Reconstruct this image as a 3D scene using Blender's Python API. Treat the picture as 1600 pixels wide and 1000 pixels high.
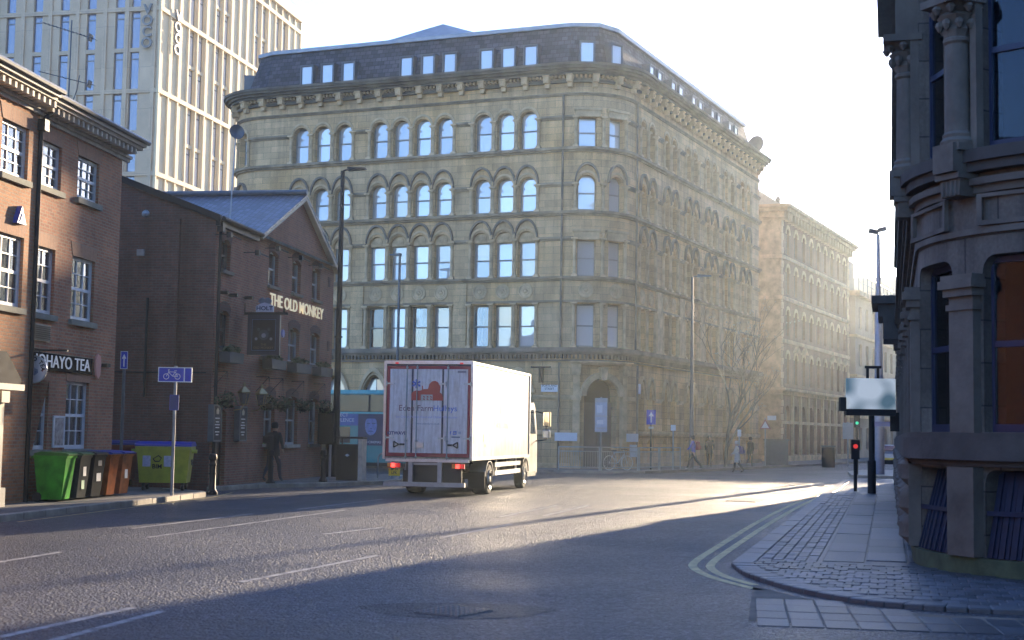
import bpy, bmesh, math, random
from mathutils import Matrix, Vector
from mathutils.geometry import tessellate_polygon
R = math.radians
sc = bpy.context.scene
for o in list(bpy.data.objects): bpy.data.objects.remove(o)

# ---------------------------------------------------------------- camera, sky, sun, exposure
CAM_H = 1.75
cam = bpy.data.cameras.new('camera'); camo = bpy.data.objects.new('camera', cam); sc.collection.objects.link(camo)
cam.lens = 50; cam.sensor_width = 36; cam.clip_start = .1; cam.clip_end = 2000
camo.matrix_world = Matrix.Translation((0, 0, CAM_H)) @ Matrix.Rotation(R(90 + 4.55), 4, 'X') @ Matrix.Rotation(R(.92), 4, 'Z')
cam.dof.use_dof = True; cam.dof.focus_distance = 45; cam.dof.aperture_fstop = 2.8
sc.camera = camo
SUN_AZ, SUN_EL = 23.8, 10.0
w = bpy.data.worlds.new('World'); sc.world = w; w.use_nodes = True
nt = w.node_tree; nt.nodes.clear()
sky = nt.nodes.new('ShaderNodeTexSky'); sky.sky_type = 'NISHITA'; sky.sun_disc = False
sky.sun_elevation = R(SUN_EL); sky.sun_rotation = R(SUN_AZ); sky.air_density = 1.0; sky.dust_density = .4; sky.ozone_density = 3.0
bg = nt.nodes.new('ShaderNodeBackground'); bg.inputs[1].default_value = .145
wo = nt.nodes.new('ShaderNodeOutputWorld')
tint = nt.nodes.new('ShaderNodeMixRGB'); tint.blend_type = 'MULTIPLY'; tint.inputs[0].default_value = 1; tint.inputs[2].default_value = (.88, .93, 1.20, 1)
nt.links.new(sky.outputs[0], tint.inputs[1]); nt.links.new(tint.outputs[0], bg.inputs[0]); nt.links.new(bg.outputs[0], wo.inputs[0])
sl = bpy.data.lights.new('sun', 'SUN'); sl.energy = 5.0; sl.angle = R(.6); sl.color = (1, .79, .54)
slo = bpy.data.objects.new('sun', sl); sc.collection.objects.link(slo)
sd = Vector((math.sin(R(SUN_AZ)) * math.cos(R(SUN_EL)), math.cos(R(SUN_AZ)) * math.cos(R(SUN_EL)), math.sin(R(SUN_EL))))
slo.rotation_euler = sd.to_track_quat('Z', 'Y').to_euler(); slo.location = sd * 150
sc.view_settings.view_transform = 'Standard'; sc.view_settings.look = 'None'
sc.view_settings.exposure = 1.82; sc.view_settings.gamma = 1; sc.view_settings.use_curve_mapping = False
sc.render.engine = 'CYCLES'
cy = sc.cycles
cy.use_denoising = True; cy.max_bounces = 6; cy.diffuse_bounces = 3; cy.glossy_bounces = 3; cy.transmission_bounces = 4
cy.transparent_max_bounces = 12; cy.volume_bounces = 1; cy.caustics_reflective = False; cy.caustics_refractive = False
cy.sample_clamp_indirect = 4; cy.sample_clamp_direct = 0; cy.use_adaptive_sampling = True; cy.adaptive_threshold = .02

# ---------------------------------------------------------------- helpers
rnd = random.Random(7)
C = sc.collection
def azd(a): return Vector((math.sin(R(a)), math.cos(R(a)), 0))
def frame(p, az):      # local x along azimuth az, y to the left of it, z up
    return Matrix.Translation(Vector(p)) @ Matrix.Rotation(R(90 - az), 4, 'Z')
T = Matrix.Translation
def RZ(a): return Matrix.Rotation(R(a), 4, 'Z')
def RX(a): return Matrix.Rotation(R(a), 4, 'X')
def RY(a): return Matrix.Rotation(R(a), 4, 'Y')
class MB:
    def __init__(s): s.v = []; s.f = []; s.m = []
    def add(s, vs, fs, mi=0):
        o = len(s.v); s.v += [Vector(v) for v in vs]; s.f += [tuple(o + i for i in f) for f in fs]; s.m += [mi] * len(fs); return s
    def box(s, x0, x1, y0, y1, z0, z1, mi=0, M=None, bv=0):
        if bv:
            b = bv; vs = []
            for (X, Y, Z) in ((0, 0, 1), ):
                pass
            vs = [(x0+b, y0, z0), (x1-b, y0, z0), (x1, y0+b, z0), (x1, y1-b, z0), (x1-b, y1, z0), (x0+b, y1, z0), (x0, y1-b, z0), (x0, y0+b, z0)]
            lo = [Vector(v) for v in vs]; hi = [Vector((v[0], v[1], z1 - b)) for v in vs]
            cx, cy_ = (x0+x1)/2, (y0+y1)/2
            tp = [Vector((v[0] + (b if v[0] < cx else -b), v[1] + (b if v[1] < cy_ else -b), z1)) for v in vs]
            V = lo + hi + tp; F = [tuple(range(7, -1, -1)), tuple(range(16, 24))]
            for k in range(2):
                for i in range(8):
                    j = (i + 1) % 8; F.append((k*8+i, k*8+j, k*8+8+j, k*8+8+i))
        else:
            V = [Vector(p) for p in ((x0,y0,z0),(x1,y0,z0),(x1,y1,z0),(x0,y1,z0),(x0,y0,z1),(x1,y0,z1),(x1,y1,z1),(x0,y1,z1))]
            F = [(0,3,2,1),(4,5,6,7),(0,1,5,4),(1,2,6,5),(2,3,7,6),(3,0,4,7)]
        if M is not None: V = [M @ v for v in V]
        return s.add(V, F, mi)
    def cyl(s, p0, p1, r0, r1=None, n=10, mi=0, cap=True):
        p0 = Vector(p0); p1 = Vector(p1); r1 = r0 if r1 is None else r1
        d = p1 - p0
        if d.length < 1e-6: return s
        q = d.to_track_quat('Z', 'Y'); V = []
        for p, r in ((p0, r0), (p1, r1)):
            for i in range(n):
                a = 2 * math.pi * i / n; V.append(p + q @ Vector((r * math.cos(a), r * math.sin(a), 0)))
        F = [(i, (i+1) % n, n + (i+1) % n, n + i) for i in range(n)]
        if cap: F += [tuple(range(n-1, -1, -1)), tuple(range(n, 2*n))]
        return s.add(V, F, mi)
    def lathe(s, prof, n=12, c=(0,0,0), mi=0, M=None, sx=1, sy=1):
        V = []; k = len(prof); c = Vector(c)
        for r, z in prof:
            for i in range(n):
                a = 2 * math.pi * i / n; V.append(c + Vector((r*sx*math.cos(a), r*sy*math.sin(a), z)))
        F = [(j*n+i, j*n+(i+1) % n, (j+1)*n+(i+1) % n, (j+1)*n+i) for j in range(k-1) for i in range(n)]
        F += [tuple(range(n-1, -1, -1)), tuple(range((k-1)*n, k*n))]
        if M is not None: V = [M @ v for v in V]
        return s.add(V, F, mi)
    def prism(s, poly, y0, y1, mi=0, M=None):     # poly in (x,z), counter-clockwise seen from -y ; extruded along y
        n = len(poly); V = [Vector((x, y0, z)) for x, z in poly] + [Vector((x, y1, z)) for x, z in poly]
        if M is not None: V = [M @ v for v in V]
        F = [tuple(range(n)), tuple(range(2*n-1, n-1, -1))] + [(i, n+i, n+(i+1) % n, (i+1) % n) for i in range(n)]
        return s.add(V, F, mi)
    def slab(s, poly, z0, z1, mi=0):              # poly in (x,y) ccw from above
        n = len(poly); V = [Vector((x, y, z1)) for x, y in poly] + [Vector((x, y, z0)) for x, y in poly]
        F = [tuple(range(n)), tuple(range(2*n-1, n-1, -1))] + [(i, n+i, n+(i+1) % n, (i+1) % n)[::1] for i in range(n)]
        return s.add(V, F, mi)
    def tube(s, pts, r, n=8, mi=0):
        for a, b in zip(pts[:-1], pts[1:]): s.cyl(a, b, r, r, n, mi)
        return s
    def ring(s, inner, outer, y0, y1, mi=0, M=None, close=False):   # strip between two polylines in (x,z), extruded y0..y1
        n = len(inner); V = []
        for y in (y0, y1):
            V += [Vector((x, y, z)) for x, z in inner] + [Vector((x, y, z)) for x, z in outer]
        if M is not None: V = [M @ v for v in V]
        F = []
        rng = range(n if close else n - 1)
        for i in rng:
            j = (i + 1) % n
            F += [(i, n+i, n+j, j), (2*n+i, 2*n+j, 3*n+j, 3*n+i), (n+i, 3*n+i, 3*n+j, n+j), (i, j, 2*n+j, 2*n+i)]
        if not close:
            F += [(0, 2*n, 3*n, n), (n-1, 2*n-1, 4*n-1, 3*n-1)]
        return s.add(V, F, mi)
    def join(s, o, M=None):
        k = len(s.v); s.v += [(M @ v if M is not None else v.copy()) for v in o.v]
        s.f += [tuple(k + i for i in f) for f in o.f]; s.m += o.m; return s
    def cut(s, values):                            # slice along x so that it can be bent
        me = bpy.data.meshes.new('t'); me.from_pydata(s.v, [], s.f)
        bm = bmesh.new(); bm.from_mesh(me); bpy.data.meshes.remove(me)
        for i, fc in enumerate(bm.faces): fc.material_index = s.m[i]
        for x in values:
            bmesh.ops.bisect_plane(bm, geom=list(bm.verts)+list(bm.edges)+list(bm.faces), plane_co=(x, 0, 0), plane_no=(1, 0, 0), dist=1e-5)
        bm.verts.index_update()
        s.v = [v.co.copy() for v in bm.verts]; s.f = [tuple(v.index for v in fc.verts) for fc in bm.faces]; s.m = [fc.material_index for fc in bm.faces]
        bm.free(); return s
    def mesh(s, name, mats, mapf=None, smooth=35):
        me = bpy.data.meshes.new(name)
        vs = [mapf(v) for v in s.v] if mapf else s.v
        me.from_pydata([tuple(v) for v in vs], [], s.f)
        if not isinstance(mats, (list, tuple)): mats = [mats]
        for m in mats: me.materials.append(m)
        me.polygons.foreach_set('material_index', s.m)
        uv = me.uv_layers.new(name='UVMap'); uvs = []
        for f in s.f:
            p = [s.v[i] for i in f]
            n = Vector((0, 0, 0))
            for i in range(len(p)):
                a, b = p[i], p[(i+1) % len(p)]
                n += Vector(((a.y-b.y)*(a.z+b.z), (a.z-b.z)*(a.x+b.x), (a.x-b.x)*(a.y+b.y)))
            ax, ay, az_ = abs(n.x), abs(n.y), abs(n.z)
            for q in p:
                if az_ > ax and az_ > ay: uvs += [q.x, q.y]
                elif ax > ay: uvs += [q.y, q.z]
                else: uvs += [q.x, q.z]
        uv.data.foreach_set('uv', uvs)
        me.validate()
        if smooth:
            me.polygons.foreach_set('use_smooth', [True] * len(me.polygons)); me.set_sharp_from_angle(angle=R(smooth))
        me.update(); return me
def ob(name, data, parent=None, M=None, kind=None):
    o = bpy.data.objects.new(name, data); C.objects.link(o)
    if parent is not None: o.parent = parent
    if M is not None: o.matrix_basis = M
    if kind: o['kind'] = kind
    return o
def part(name, mb, mats, parent=None, M=None, mapf=None, smooth=35, kind=None):
    return ob(name, mb.mesh(name, mats, mapf, smooth), parent, M, kind)
def tag(o, label, cat, group=None):
    o['label'] = label; o['category'] = cat
    if group: o['group'] = group
    return o
def thing(name, label, cat, M=None, group=None):
    o = ob(name, None, None, M); o.empty_display_size = .2
    return tag(o, label, cat, group)
def struct(name, mb, mats, M=None, mapf=None, smooth=35):
    return part(name, mb, mats, None, M, mapf, smooth, 'structure')
CACHE = {}
def cmesh(key, fn, mats, smooth=35):
    if key not in CACHE: CACHE[key] = fn().mesh(key if isinstance(key, str) else str(key[0]), mats, None, smooth)
    return CACHE[key]
def text(body, size, mat, parent, M, align='CENTER', extrude=.004, name='lettering', sx=1.0, sp=1.0, bold=0):
    cu = bpy.data.curves.new(name, 'FONT'); cu.body = body; cu.size = size; cu.align_x = align; cu.align_y = 'CENTER'
    cu.extrude = extrude; cu.space_character = sp; cu.resolution_u = 3; cu.offset = bold
    cu.materials.append(mat)
    to = bpy.data.objects.new('t', cu); me = bpy.data.meshes.new_from_object(to); bpy.data.objects.remove(to); me.name = name
    if not me.materials: me.materials.append(mat)
    return ob(name, me, parent, M @ RX(90) @ Matrix.Diagonal((sx, 1, 1, 1)))
def letters(body, size, mat, parent, M, **kw):      # every letter an object of its own
    o = text(body, size, mat, parent, M, **kw); me = o.data; bm = bmesh.new(); bm.from_mesh(me); bm.faces.ensure_lookup_table()
    left = set(bm.faces); k = 0
    while left:
        seed = left.pop(); isl = {seed}; st = [seed]
        while st:
            f = st.pop()
            for v_ in f.verts:
                for g_ in v_.link_faces:
                    if g_ in left: left.discard(g_); isl.add(g_); st.append(g_)
        b2 = MB(); idx = {}
        for f in isl:
            for v_ in f.verts:
                if v_ not in idx: idx[v_] = len(b2.v); b2.v.append(v_.co.copy())
            b2.f.append(tuple(idx[v_] for v_ in f.verts)); b2.m.append(0)
        ob('letter', b2.mesh('letter', mat), parent, o.matrix_basis.copy())
    bm.free(); bpy.data.objects.remove(o)
class Path:
    def __init__(s, segs, az0, anchor_s, anchor):
        s.segs = segs; s.az0 = az0; s.off = Vector((0, 0, 0))
        p, _ = s.at(anchor_s); s.off = Vector((anchor[0], anchor[1], 0)) - p
        s.length = sum(sg[1] if sg[0] == 'L' else sg[1] * R(sg[2]) for sg in segs)
    def at(s, x):
        p = s.off.copy(); az = s.az0; left = x
        for k, sg in enumerate(s.segs):
            last = k == len(s.segs) - 1
            ln = sg[1] if sg[0] == 'L' else sg[1] * R(sg[2])
            d = left if (left <= ln or last) else ln
            if sg[0] == 'L': p = p + azd(az) * d
            else:
                t = d / sg[1]; c = p + azd(az - 90) * sg[1]; p = c + azd(az + 90 - math.degrees(t)) * sg[1]; az -= math.degrees(t)
            left -= d
            if left <= 1e-9: break
        return p, az
    def map(s, v):
        p, az = s.at(v.x); return p + azd(az - 90) * v.y + Vector((0, 0, v.z))
    def M(s, x, y=0, z=0):
        p, az = s.at(x); return frame(p + azd(az - 90) * y + Vector((0, 0, z)), az)
    def cuts(s, a, b, step):
        out = []; x = 0
        for sg in s.segs:
            ln = sg[1] if sg[0] == 'L' else sg[1] * R(sg[2])
            if sg[0] == 'A':
                n = max(2, int(math.degrees(ln / sg[1]) / step)); out += [x + ln * i / n for i in range(n + 1)]
            else: out += [x, x + ln]
            x += ln
        return sorted({round(q, 5) for q in out if a + 1e-4 < q < b - 1e-4})
def chaikin(pts, it=2):
    for _ in range(it):
        out = [pts[0]]
        for a, b in zip(pts[:-1], pts[1:]):
            if math.dist(a, b) < .25: out += [b]; continue
            out += [(a[0]*.75 + b[0]*.25, a[1]*.75 + b[1]*.25), (a[0]*.25 + b[0]*.75, a[1]*.25 + b[1]*.75)]
        pts = out + [pts[-1]]
    return pts
def wall_holes(x0, x1, z0, z1, holes, reveal, y=0, mi=0, rmi=None, top=None):
    mb = MB(); outer = [(x0, z0), (x1, z0), (x1, z1), (x0, z1)] if top is None else top
    loops = [outer] + holes
    vl = [[Vector((a, b, 0)) for a, b in lp] for lp in loops]
    flat = [v for lp in vl for v in lp]
    for t in tessellate_polygon(vl):
        a, b, c = (flat[i] for i in t)
        if (b - a).cross(c - a).z < 0: t = (t[0], t[2], t[1])
        mb.add([(flat[i].x, y, flat[i].y) for i in t], [(0, 1, 2)], mi)
    # weld
    for lp in holes:
        n = len(lp); V = [(a, y, b) for a, b in lp] + [(a, y + reveal, b) for a, b in lp]
        mb.add(V, [((i+1) % n, n + (i+1) % n, n + i, i)[::-1] for i in range(n)], mi if rmi is None else rmi)
    return mb
def arch(cx, w, z0, zs, rise=None, n=10, kind='round'):
    h = w / 2; pts = [(cx - h, z0), (cx + h, z0)]
    return pts + arc_top(cx, h, zs, h if rise is None else rise, n, kind)
def arc_top(cx, h, zs, rise, n=10, kind='round'):
    if kind == 'rect': return [(cx + h, zs), (cx - h, zs)]
    out = []
    if kind == 'pointed':
        for i in range(n + 1):
            t = i / n
            u = 1 - 2 * t; a = abs(u)
            out.append((cx + h * u, zs + rise * (1 - a ** 1.75) ** .8))
    elif kind == 'seg':
        Rr = (h*h + rise*rise) / (2 * rise); a0 = math.asin(h / Rr)
        for i in range(n + 1):
            a = a0 - 2 * a0 * i / n; out.append((cx + Rr * math.sin(a), zs + rise - Rr + Rr * math.cos(a)))
    else:
        for i in range(n + 1):
            a = math.pi * i / n; out.append((cx + h * math.cos(a), zs + rise * math.sin(a)))
    return out
# ---------------------------------------------------------------- materials
def nodes(name):
    m = bpy.data.materials.new(name); m.use_nodes = True; n = m.node_tree
    return m, n, n.nodes['Principled BSDF'], n.links.new
def N(nt, t, **kw):
    x = nt.nodes.new('ShaderNode' + t)
    for k, v in kw.items():
        if k in x.inputs: x.inputs[k].default_value = v
        else: setattr(x, k, v)
    return x
def rgba(c): return (c[0], c[1], c[2], 1)
def mul(nt, link, a, fac, kind='MULTIPLY', f=1.0):
    m = N(nt, 'MixRGB', blend_type=kind); m.inputs[0].default_value = f
    link(a, m.inputs[1]); link(fac, m.inputs[2]); return m.outputs[0]
def ramp(nt, link, src, p0, c0, p1, c1):
    r = N(nt, 'ValToRGB'); e = r.color_ramp.elements
    e[0].position = p0; e[0].color = rgba(c0) if len(c0) == 3 else c0; e[1].position = p1; e[1].color = rgba(c1) if len(c1) == 3 else c1
    link(src, r.inputs[0]); return r.outputs[0]
def pm(name, col, rough=.6, metal=0, var=.18, vs=4.0, bump=0, bs=40, spec=.5, jit=.1, emit=0, coat=0, alpha=1):
    m, n, b, L = nodes(name)
    b.inputs['Roughness'].default_value = rough; b.inputs['Metallic'].default_value = metal
    b.inputs['Specular IOR Level'].default_value = spec; b.inputs['Coat Weight'].default_value = coat
    tc = N(n, 'TexCoord'); oi = N(n, 'ObjectInfo')
    nz = N(n, 'TexNoise', Scale=vs, Detail=5, Roughness=.6); L(tc.outputs['Object'], nz.inputs['Vector'])
    k = ramp(n, L, nz.outputs[0], .3, (1 - var,) * 3, .7, (1 + var * .6,) * 3)
    jr = N(n, 'MapRange'); jr.inputs[3].default_value = 1 - jit; jr.inputs[4].default_value = 1 + jit
    L(oi.outputs['Random'], jr.inputs[0])
    bc = N(n, 'RGB'); bc.outputs[0].default_value = rgba(col)
    c = mul(n, L, bc.outputs[0], k); c = mul(n, L, c, jr.outputs[0]); L(c, b.inputs['Base Color'])
    if var:
        rr = N(n, 'MapRange'); rr.inputs[3].default_value = max(.02, rough - .1); rr.inputs[4].default_value = min(1, rough + .12)
        L(nz.outputs[0], rr.inputs[0]); L(rr.outputs[0], b.inputs['Roughness'])
    if bump:
        nb = N(n, 'TexNoise', Scale=bs, Detail=4); L(tc.outputs['Object'], nb.inputs['Vector'])
        bp = N(n, 'Bump', Strength=bump, Distance=.02); L(nb.outputs[0], bp.inputs['Height']); L(bp.outputs[0], b.inputs['Normal'])
    if emit:
        b.inputs['Emission Color'].default_value = rgba(col); b.inputs['Emission Strength'].default_value = emit
    return m
def bm_mat(name, c1, c2, cm, bw, rh, ms, rough=.85, bump=.5, stain=.3, sscale=.35, soot=None, off=.5, warm=None, streak=.0):
    m, n, b, L = nodes(name); b.inputs['Roughness'].default_value = rough
    uv = N(n, 'UVMap'); tc = N(n, 'TexCoord')
    wob = N(n, 'TexNoise', Scale=1.7, Detail=2); L(tc.outputs['Object'], wob.inputs['Vector'])
    br = N(n, 'TexBrick', offset=off, squash=1.0)
    br.inputs['Color1'].default_value = rgba(c1); br.inputs['Color2'].default_value = rgba(c2); br.inputs['Mortar'].default_value = rgba(cm)
    br.inputs['Scale'].default_value = 1; br.inputs['Mortar Size'].default_value = ms; br.inputs['Mortar Smooth'].default_value = .2
    br.inputs['Brick Width'].default_value = bw; br.inputs['Row Height'].default_value = rh; br.inputs['Bias'].default_value = -.1
    L(uv.outputs[0], br.inputs['Vector'])
    nz = N(n, 'TexNoise', Scale=sscale, Detail=7, Roughness=.65); L(tc.outputs['Object'], nz.inputs['Vector'])
    k = ramp(n, L, nz.outputs[0], .32, (1 - stain,) * 3, .68, (1 + stain * .5,) * 3)
    c = mul(n, L, br.outputs[0], k)
    fz = N(n, 'TexNoise', Scale=22.0, Detail=4); L(tc.outputs['Object'], fz.inputs['Vector'])
    c = mul(n, L, c, ramp(n, L, fz.outputs[0], .3, (.82,) * 3, .7, (1.12,) * 3))
    if warm:
        wn = N(n, 'TexNoise', Scale=.22, Detail=3); L(tc.outputs['Object'], wn.inputs['Vector'])
        c2_ = mul(n, L, c, ramp(n, L, wn.outputs[0], .45, (1, 1, 1), .7, warm)); c = c2_
    if streak or soot:
        mp = N(n, 'Mapping'); mp.inputs['Scale'].default_value = (1.3, 1.3, .10); L(tc.outputs['Object'], mp.inputs[0])
        sn = N(n, 'TexNoise', Scale=1.4, Detail=6, Roughness=.7); L(mp.outputs[0], sn.inputs['Vector'])
        sk = ramp(n, L, sn.outputs[0], .42, (1, 1, 1), .68, (1 - (streak or .5),) * 3)
        c = mul(n, L, c, sk)
    L(c, b.inputs['Base Color'])
    ad = N(n, 'Math', operation='MULTIPLY_ADD'); ad.inputs[1].default_value = .25
    L(fz.outputs[0], ad.inputs[0])
    iv = N(n, 'Math', operation='SUBTRACT'); iv.inputs[0].default_value = 1; L(br.outputs[1], iv.inputs[1]); L(iv.outputs[0], ad.inputs[2])
    bp = N(n, 'Bump', Strength=bump, Distance=.02); L(ad.outputs[0], bp.inputs['Height']); L(bp.outputs[0], b.inputs['Normal'])
    return m
def glass(name, tint=(.75, .85, .95), ior=1.9, rough=.02, body=(.03, .05, .08), mixb=.0):
    m, n, b, L = nodes(name); n.nodes.remove(b); out = n.nodes['Material Output']
    tr = N(n, 'BsdfTransparent'); tr.inputs[0].default_value = rgba(tint)
    gl = N(n, 'BsdfGlossy', Roughness=rough); gl.inputs[0].default_value = (.95, .97, 1, 1)
    df = N(n, 'BsdfDiffuse'); df.inputs[0].default_value = rgba(body)
    fr = N(n, 'Fresnel', IOR=ior)
    tc = N(n, 'TexCoord'); wv = N(n, 'TexNoise', Scale=1.1, Detail=1); L(tc.outputs['Object'], wv.inputs['Vector'])
    bp = N(n, 'Bump', Strength=.12, Distance=.05); L(wv.outputs[0], bp.inputs['Height']); L(bp.outputs[0], gl.inputs['Normal'])
    m1 = N(n, 'MixShader'); m1.inputs[0].default_value = mixb; L(tr.outputs[0], m1.inputs[1]); L(df.outputs[0], m1.inputs[2])
    m2 = N(n, 'MixShader'); L(fr.outputs[0], m2.inputs[0]); L(m1.outputs[0], m2.inputs[1]); L(gl.outputs[0], m2.inputs[2])
    L(m2.outputs[0], out.inputs[0]); return m
G = {}
G['stone'] = bm_mat('hotel_ashlar', (.74, .495, .265), (.56, .375, .205), (.40, .27, .155), .95, .33, .010, .85, .22, .30, .5, None, .5, (1.14, 1.02, .80), .36)
G['trim'] = pm('stone_trim', (.60, .425, .245), .85, 0, .45, 1.6, .35, 18, jit=.14)
G['btrim'] = pm('darkened_string', (.30, .225, .145), .88, 0, .5, 1.3, .4, 16, jit=.15)  # courses coloured darker to paint shaded relief into the mouldings
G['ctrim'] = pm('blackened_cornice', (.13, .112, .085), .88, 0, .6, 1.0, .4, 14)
G['dtrim'] = pm('soot_shade_stone', (.21, .17, .13), .88, 0, .5, 1.2, .4, 16, jit=.15)  # soot tone; on the window hoods it also paints in shading contrast
G['slate'] = bm_mat('mansard_slate', (.085, .092, .122), (.022, .025, .036), (.008, .009, .012), .34, .23, .016, .85, .7, .4, .8)
G['rslate'] = bm_mat('pub_slate', (.10, .115, .16), (.024, .03, .048), (.010, .012, .017), .3, .19, .018, .38, .8, .35, .9)
G['lead'] = pm('lead_sheet', (.34, .36, .40), .5, .3, .2, 2)
G['brick'] = bm_mat('red_brown_brick', (.50, .195, .095), (.34, .13, .07), (.40, .29, .19), .225, .075, .010, .88, .5, .35, .6, None, .5, None, .25)
G['obrick'] = bm_mat('orange_brick', (.55, .25, .11), (.40, .17, .08), (.38, .29, .19), .225, .075, .010, .88, .5, .3, .6)
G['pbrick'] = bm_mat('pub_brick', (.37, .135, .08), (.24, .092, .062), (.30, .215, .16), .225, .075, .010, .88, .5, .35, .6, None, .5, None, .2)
G['dbrick'] = bm_mat('dark_flank_brick', (.20, .08, .056), (.13, .056, .044), (.15, .11, .09), .225, .075, .010, .9, .5, .35, .6, None, .5, None, .3)  # darker copy of the pub brick, puts the flank's weaker light into colour
G['gauged'] = bm_mat('gauged_brick', (.42, .20, .11), (.35, .16, .09), (.30, .24, .18), .075, .30, .007, .85, .3, .2, .8, None, 0)
G['sill'] = pm('weathered_sill', (.22, .22, .18), .85, 0, .3, 3, .2)
G['wframe'] = pm('white_sash_paint', (.72, .73, .72), .45, 0, .12, 5)
G['gframe'] = pm('grey_sash_paint', (.45, .46, .46), .45, 0, .15, 5)
G['dframe'] = pm('dark_sash_paint', (.05, .055, .07), .4, 0, .2, 5)
G['nframe'] = pm('navy_frame_paint', (.022, .034, .085), .35, 0, .2, 4)
G['pane'] = glass('hotel_glass', (.8, .86, .93), 2.9, .03, (.85, .82, .82), .6)
G['pane_b'] = glass('hotel_glass_bright', (.8, .86, .93), 3.4, .02, (.92, .89, .86), .85)
G['pane_d'] = glass('hotel_glass_dark', (.7, .78, .86), 2.3, .03, (.3, .33, .4), .12)
G['opane'] = glass('old_glass', (.6, .7, .78), 1.9, .05, (.10, .13, .16), .35)
G['rpane'] = glass('large_sash_glass', (.5, .58, .7), 1.45, .015)
G['curtain'] = pm('net_curtain', (.80, .79, .74), .9, 0, .08, 6)
G['dark'] = pm('dark_room', (.03, .032, .036), .9, 0, .2, 1)  # near-black sheets behind the glass stand in for unlit rooms
G['black'] = pm('black_paint', (.012, .013, .016), .5, 0, .25, 8, spec=.25)
G['steel'] = pm('galvanised_steel', (.38, .40, .42), .42, .75, .2, 6)
G['dsteel'] = pm('dark_grey_post', (.10, .11, .125), .45, .3, .2, 6)
G['alu'] = pm('aluminium_trim', (.62, .63, .63), .35, .8, .15, 8)
G['white'] = pm('white_paint', (.80, .80, .78), .4, 0, .08, 3)
G['whitep'] = pm('white_sign_face', (.78, .78, .78), .5, 0, .05, 3)
G['conc'] = bm_mat('pale_precast', (.60, .47, .33), (.55, .435, .305), (.40, .31, .23), 3.0, 3.2, .02, .8, .15, .2, .3)
G['concf'] = pm('precast_fin', (.70, .58, .38), .8, 0, .14, .6, jit=.04)  # yellower, paler precast puts the right face's sunlit tone into colour
G['vpane'] = glass('tower_glass', (.25, .35, .6), 2.3, .02, (.12, .16, .30), .7)
# ---------------------------------------------------------------- ground, pavements, markings
def asphalt():
    m, n, b, L = nodes('asphalt'); tc = N(n, 'TexCoord'); O = tc.outputs['Object']
    big = N(n, 'TexNoise', Scale=.25, Detail=6, Roughness=.6); L(O, big.inputs['Vector'])
    mid = N(n, 'TexNoise', Scale=7.0, Detail=5, Roughness=.7); L(O, mid.inputs['Vector'])
    vo = N(n, 'TexVoronoi', Scale=34.0, Randomness=1.0); L(O, vo.inputs['Vector'])
    vc = N(n, 'TexVoronoi', Scale=11.0, Randomness=1.0); L(O, vc.inputs['Vector'])
    cc = N(n, 'RGB'); cc.outputs[0].default_value = (.050, .053, .063, 1)
    c = mul(n, L, cc.outputs[0], ramp(n, L, big.outputs[0], .3, (.72,) * 3, .7, (1.25,) * 3))
    c = mul(n, L, c, ramp(n, L, mid.outputs[0], .3, (.7,) * 3, .7, (1.3,) * 3))
    sp = N(n, 'SeparateColor'); L(vo.outputs['Color'], sp.inputs[0])
    c = mul(n, L, c, ramp(n, L, sp.outputs[0], .55, (.75,) * 3, 1.0, (2.6,) * 3))
    # cracks with a shape of their own
    wn = N(n, 'TexNoise', Scale=1.5, Detail=5); L(O, wn.inputs['Vector'])
    av = N(n, 'MixRGB', blend_type='ADD'); av.inputs[0].default_value = .9; L(O, av.inputs[1]); L(wn.outputs['Color'], av.inputs[2])
    ck = N(n, 'TexVoronoi', feature='DISTANCE_TO_EDGE', Scale=.32); L(av.outputs[0], ck.inputs['Vector'])
    mk = N(n, 'TexNoise', Scale=.18, Detail=2); L(O, mk.inputs['Vector'])
    cr = ramp(n, L, ck.outputs[0], .0, (.35,) * 3, .012, (1, 1, 1))
    cm = N(n, 'MixRGB', blend_type='MULTIPLY'); L(ramp(n, L, mk.outputs[0], .5, (0, 0, 0), .6, (1, 1, 1)), cm.inputs[0]); L(c, cm.inputs[1]); L(cr, cm.inputs[2])
    L(cm.outputs[0], b.inputs['Base Color'])
    rr = N(n, 'MapRange'); rr.inputs[1].default_value = .3; rr.inputs[2].default_value = .7; rr.inputs[3].default_value = .34; rr.inputs[4].default_value = .60
    b.inputs['Specular IOR Level'].default_value = .42
    L(big.outputs[0], rr.inputs[0]); L(rr.outputs[0], b.inputs['Roughness'])
    hs = N(n, 'Math', operation='MULTIPLY_ADD'); hs.inputs[1].default_value = .6; L(vc.outputs[0], hs.inputs[0]); L(vo.outputs[0], hs.inputs[2])
    bp = N(n, 'Bump', Strength=1.0, Distance=.03, invert=True); L(hs.outputs[0], bp.inputs['Height']); L(bp.outputs[0], b.inputs['Normal'])
    return m
G['asphalt'] = asphalt()
G['flag'] = pm('york_flag', (.115, .115, .12), .55, 0, .35, 1.3, .35, 30, jit=.28)
G['sett'] = pm('granite_sett', (.095, .10, .115), .5, 0, .35, 5, .5, 40, jit=.42)
G['kerb'] = pm('granite_kerb', (.30, .285, .25), .6, 0, .3, 3, .35, 35, jit=.16)
G['lkerb'] = pm('worn_kerb', (.34, .30, .235), .7, 0, .35, 2.5, .4, 30, jit=.16)
G['pave'] = bm_mat('left_paving', (.20, .185, .16), (.15, .14, .125), (.07, .066, .06), .75, .6, .012, .75, .4, .4, .7)
G['mark'] = pm('worn_white_line', (.34, .335, .32), .6, 0, .75, 5, .4, 50)
G['yline'] = pm('worn_yellow_line', (.62, .50, .22), .6, 0, .5, 5, .4, 50)
G['iron'] = pm('cast_iron', (.05, .05, .055), .4, .6, .3, 8)
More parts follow.
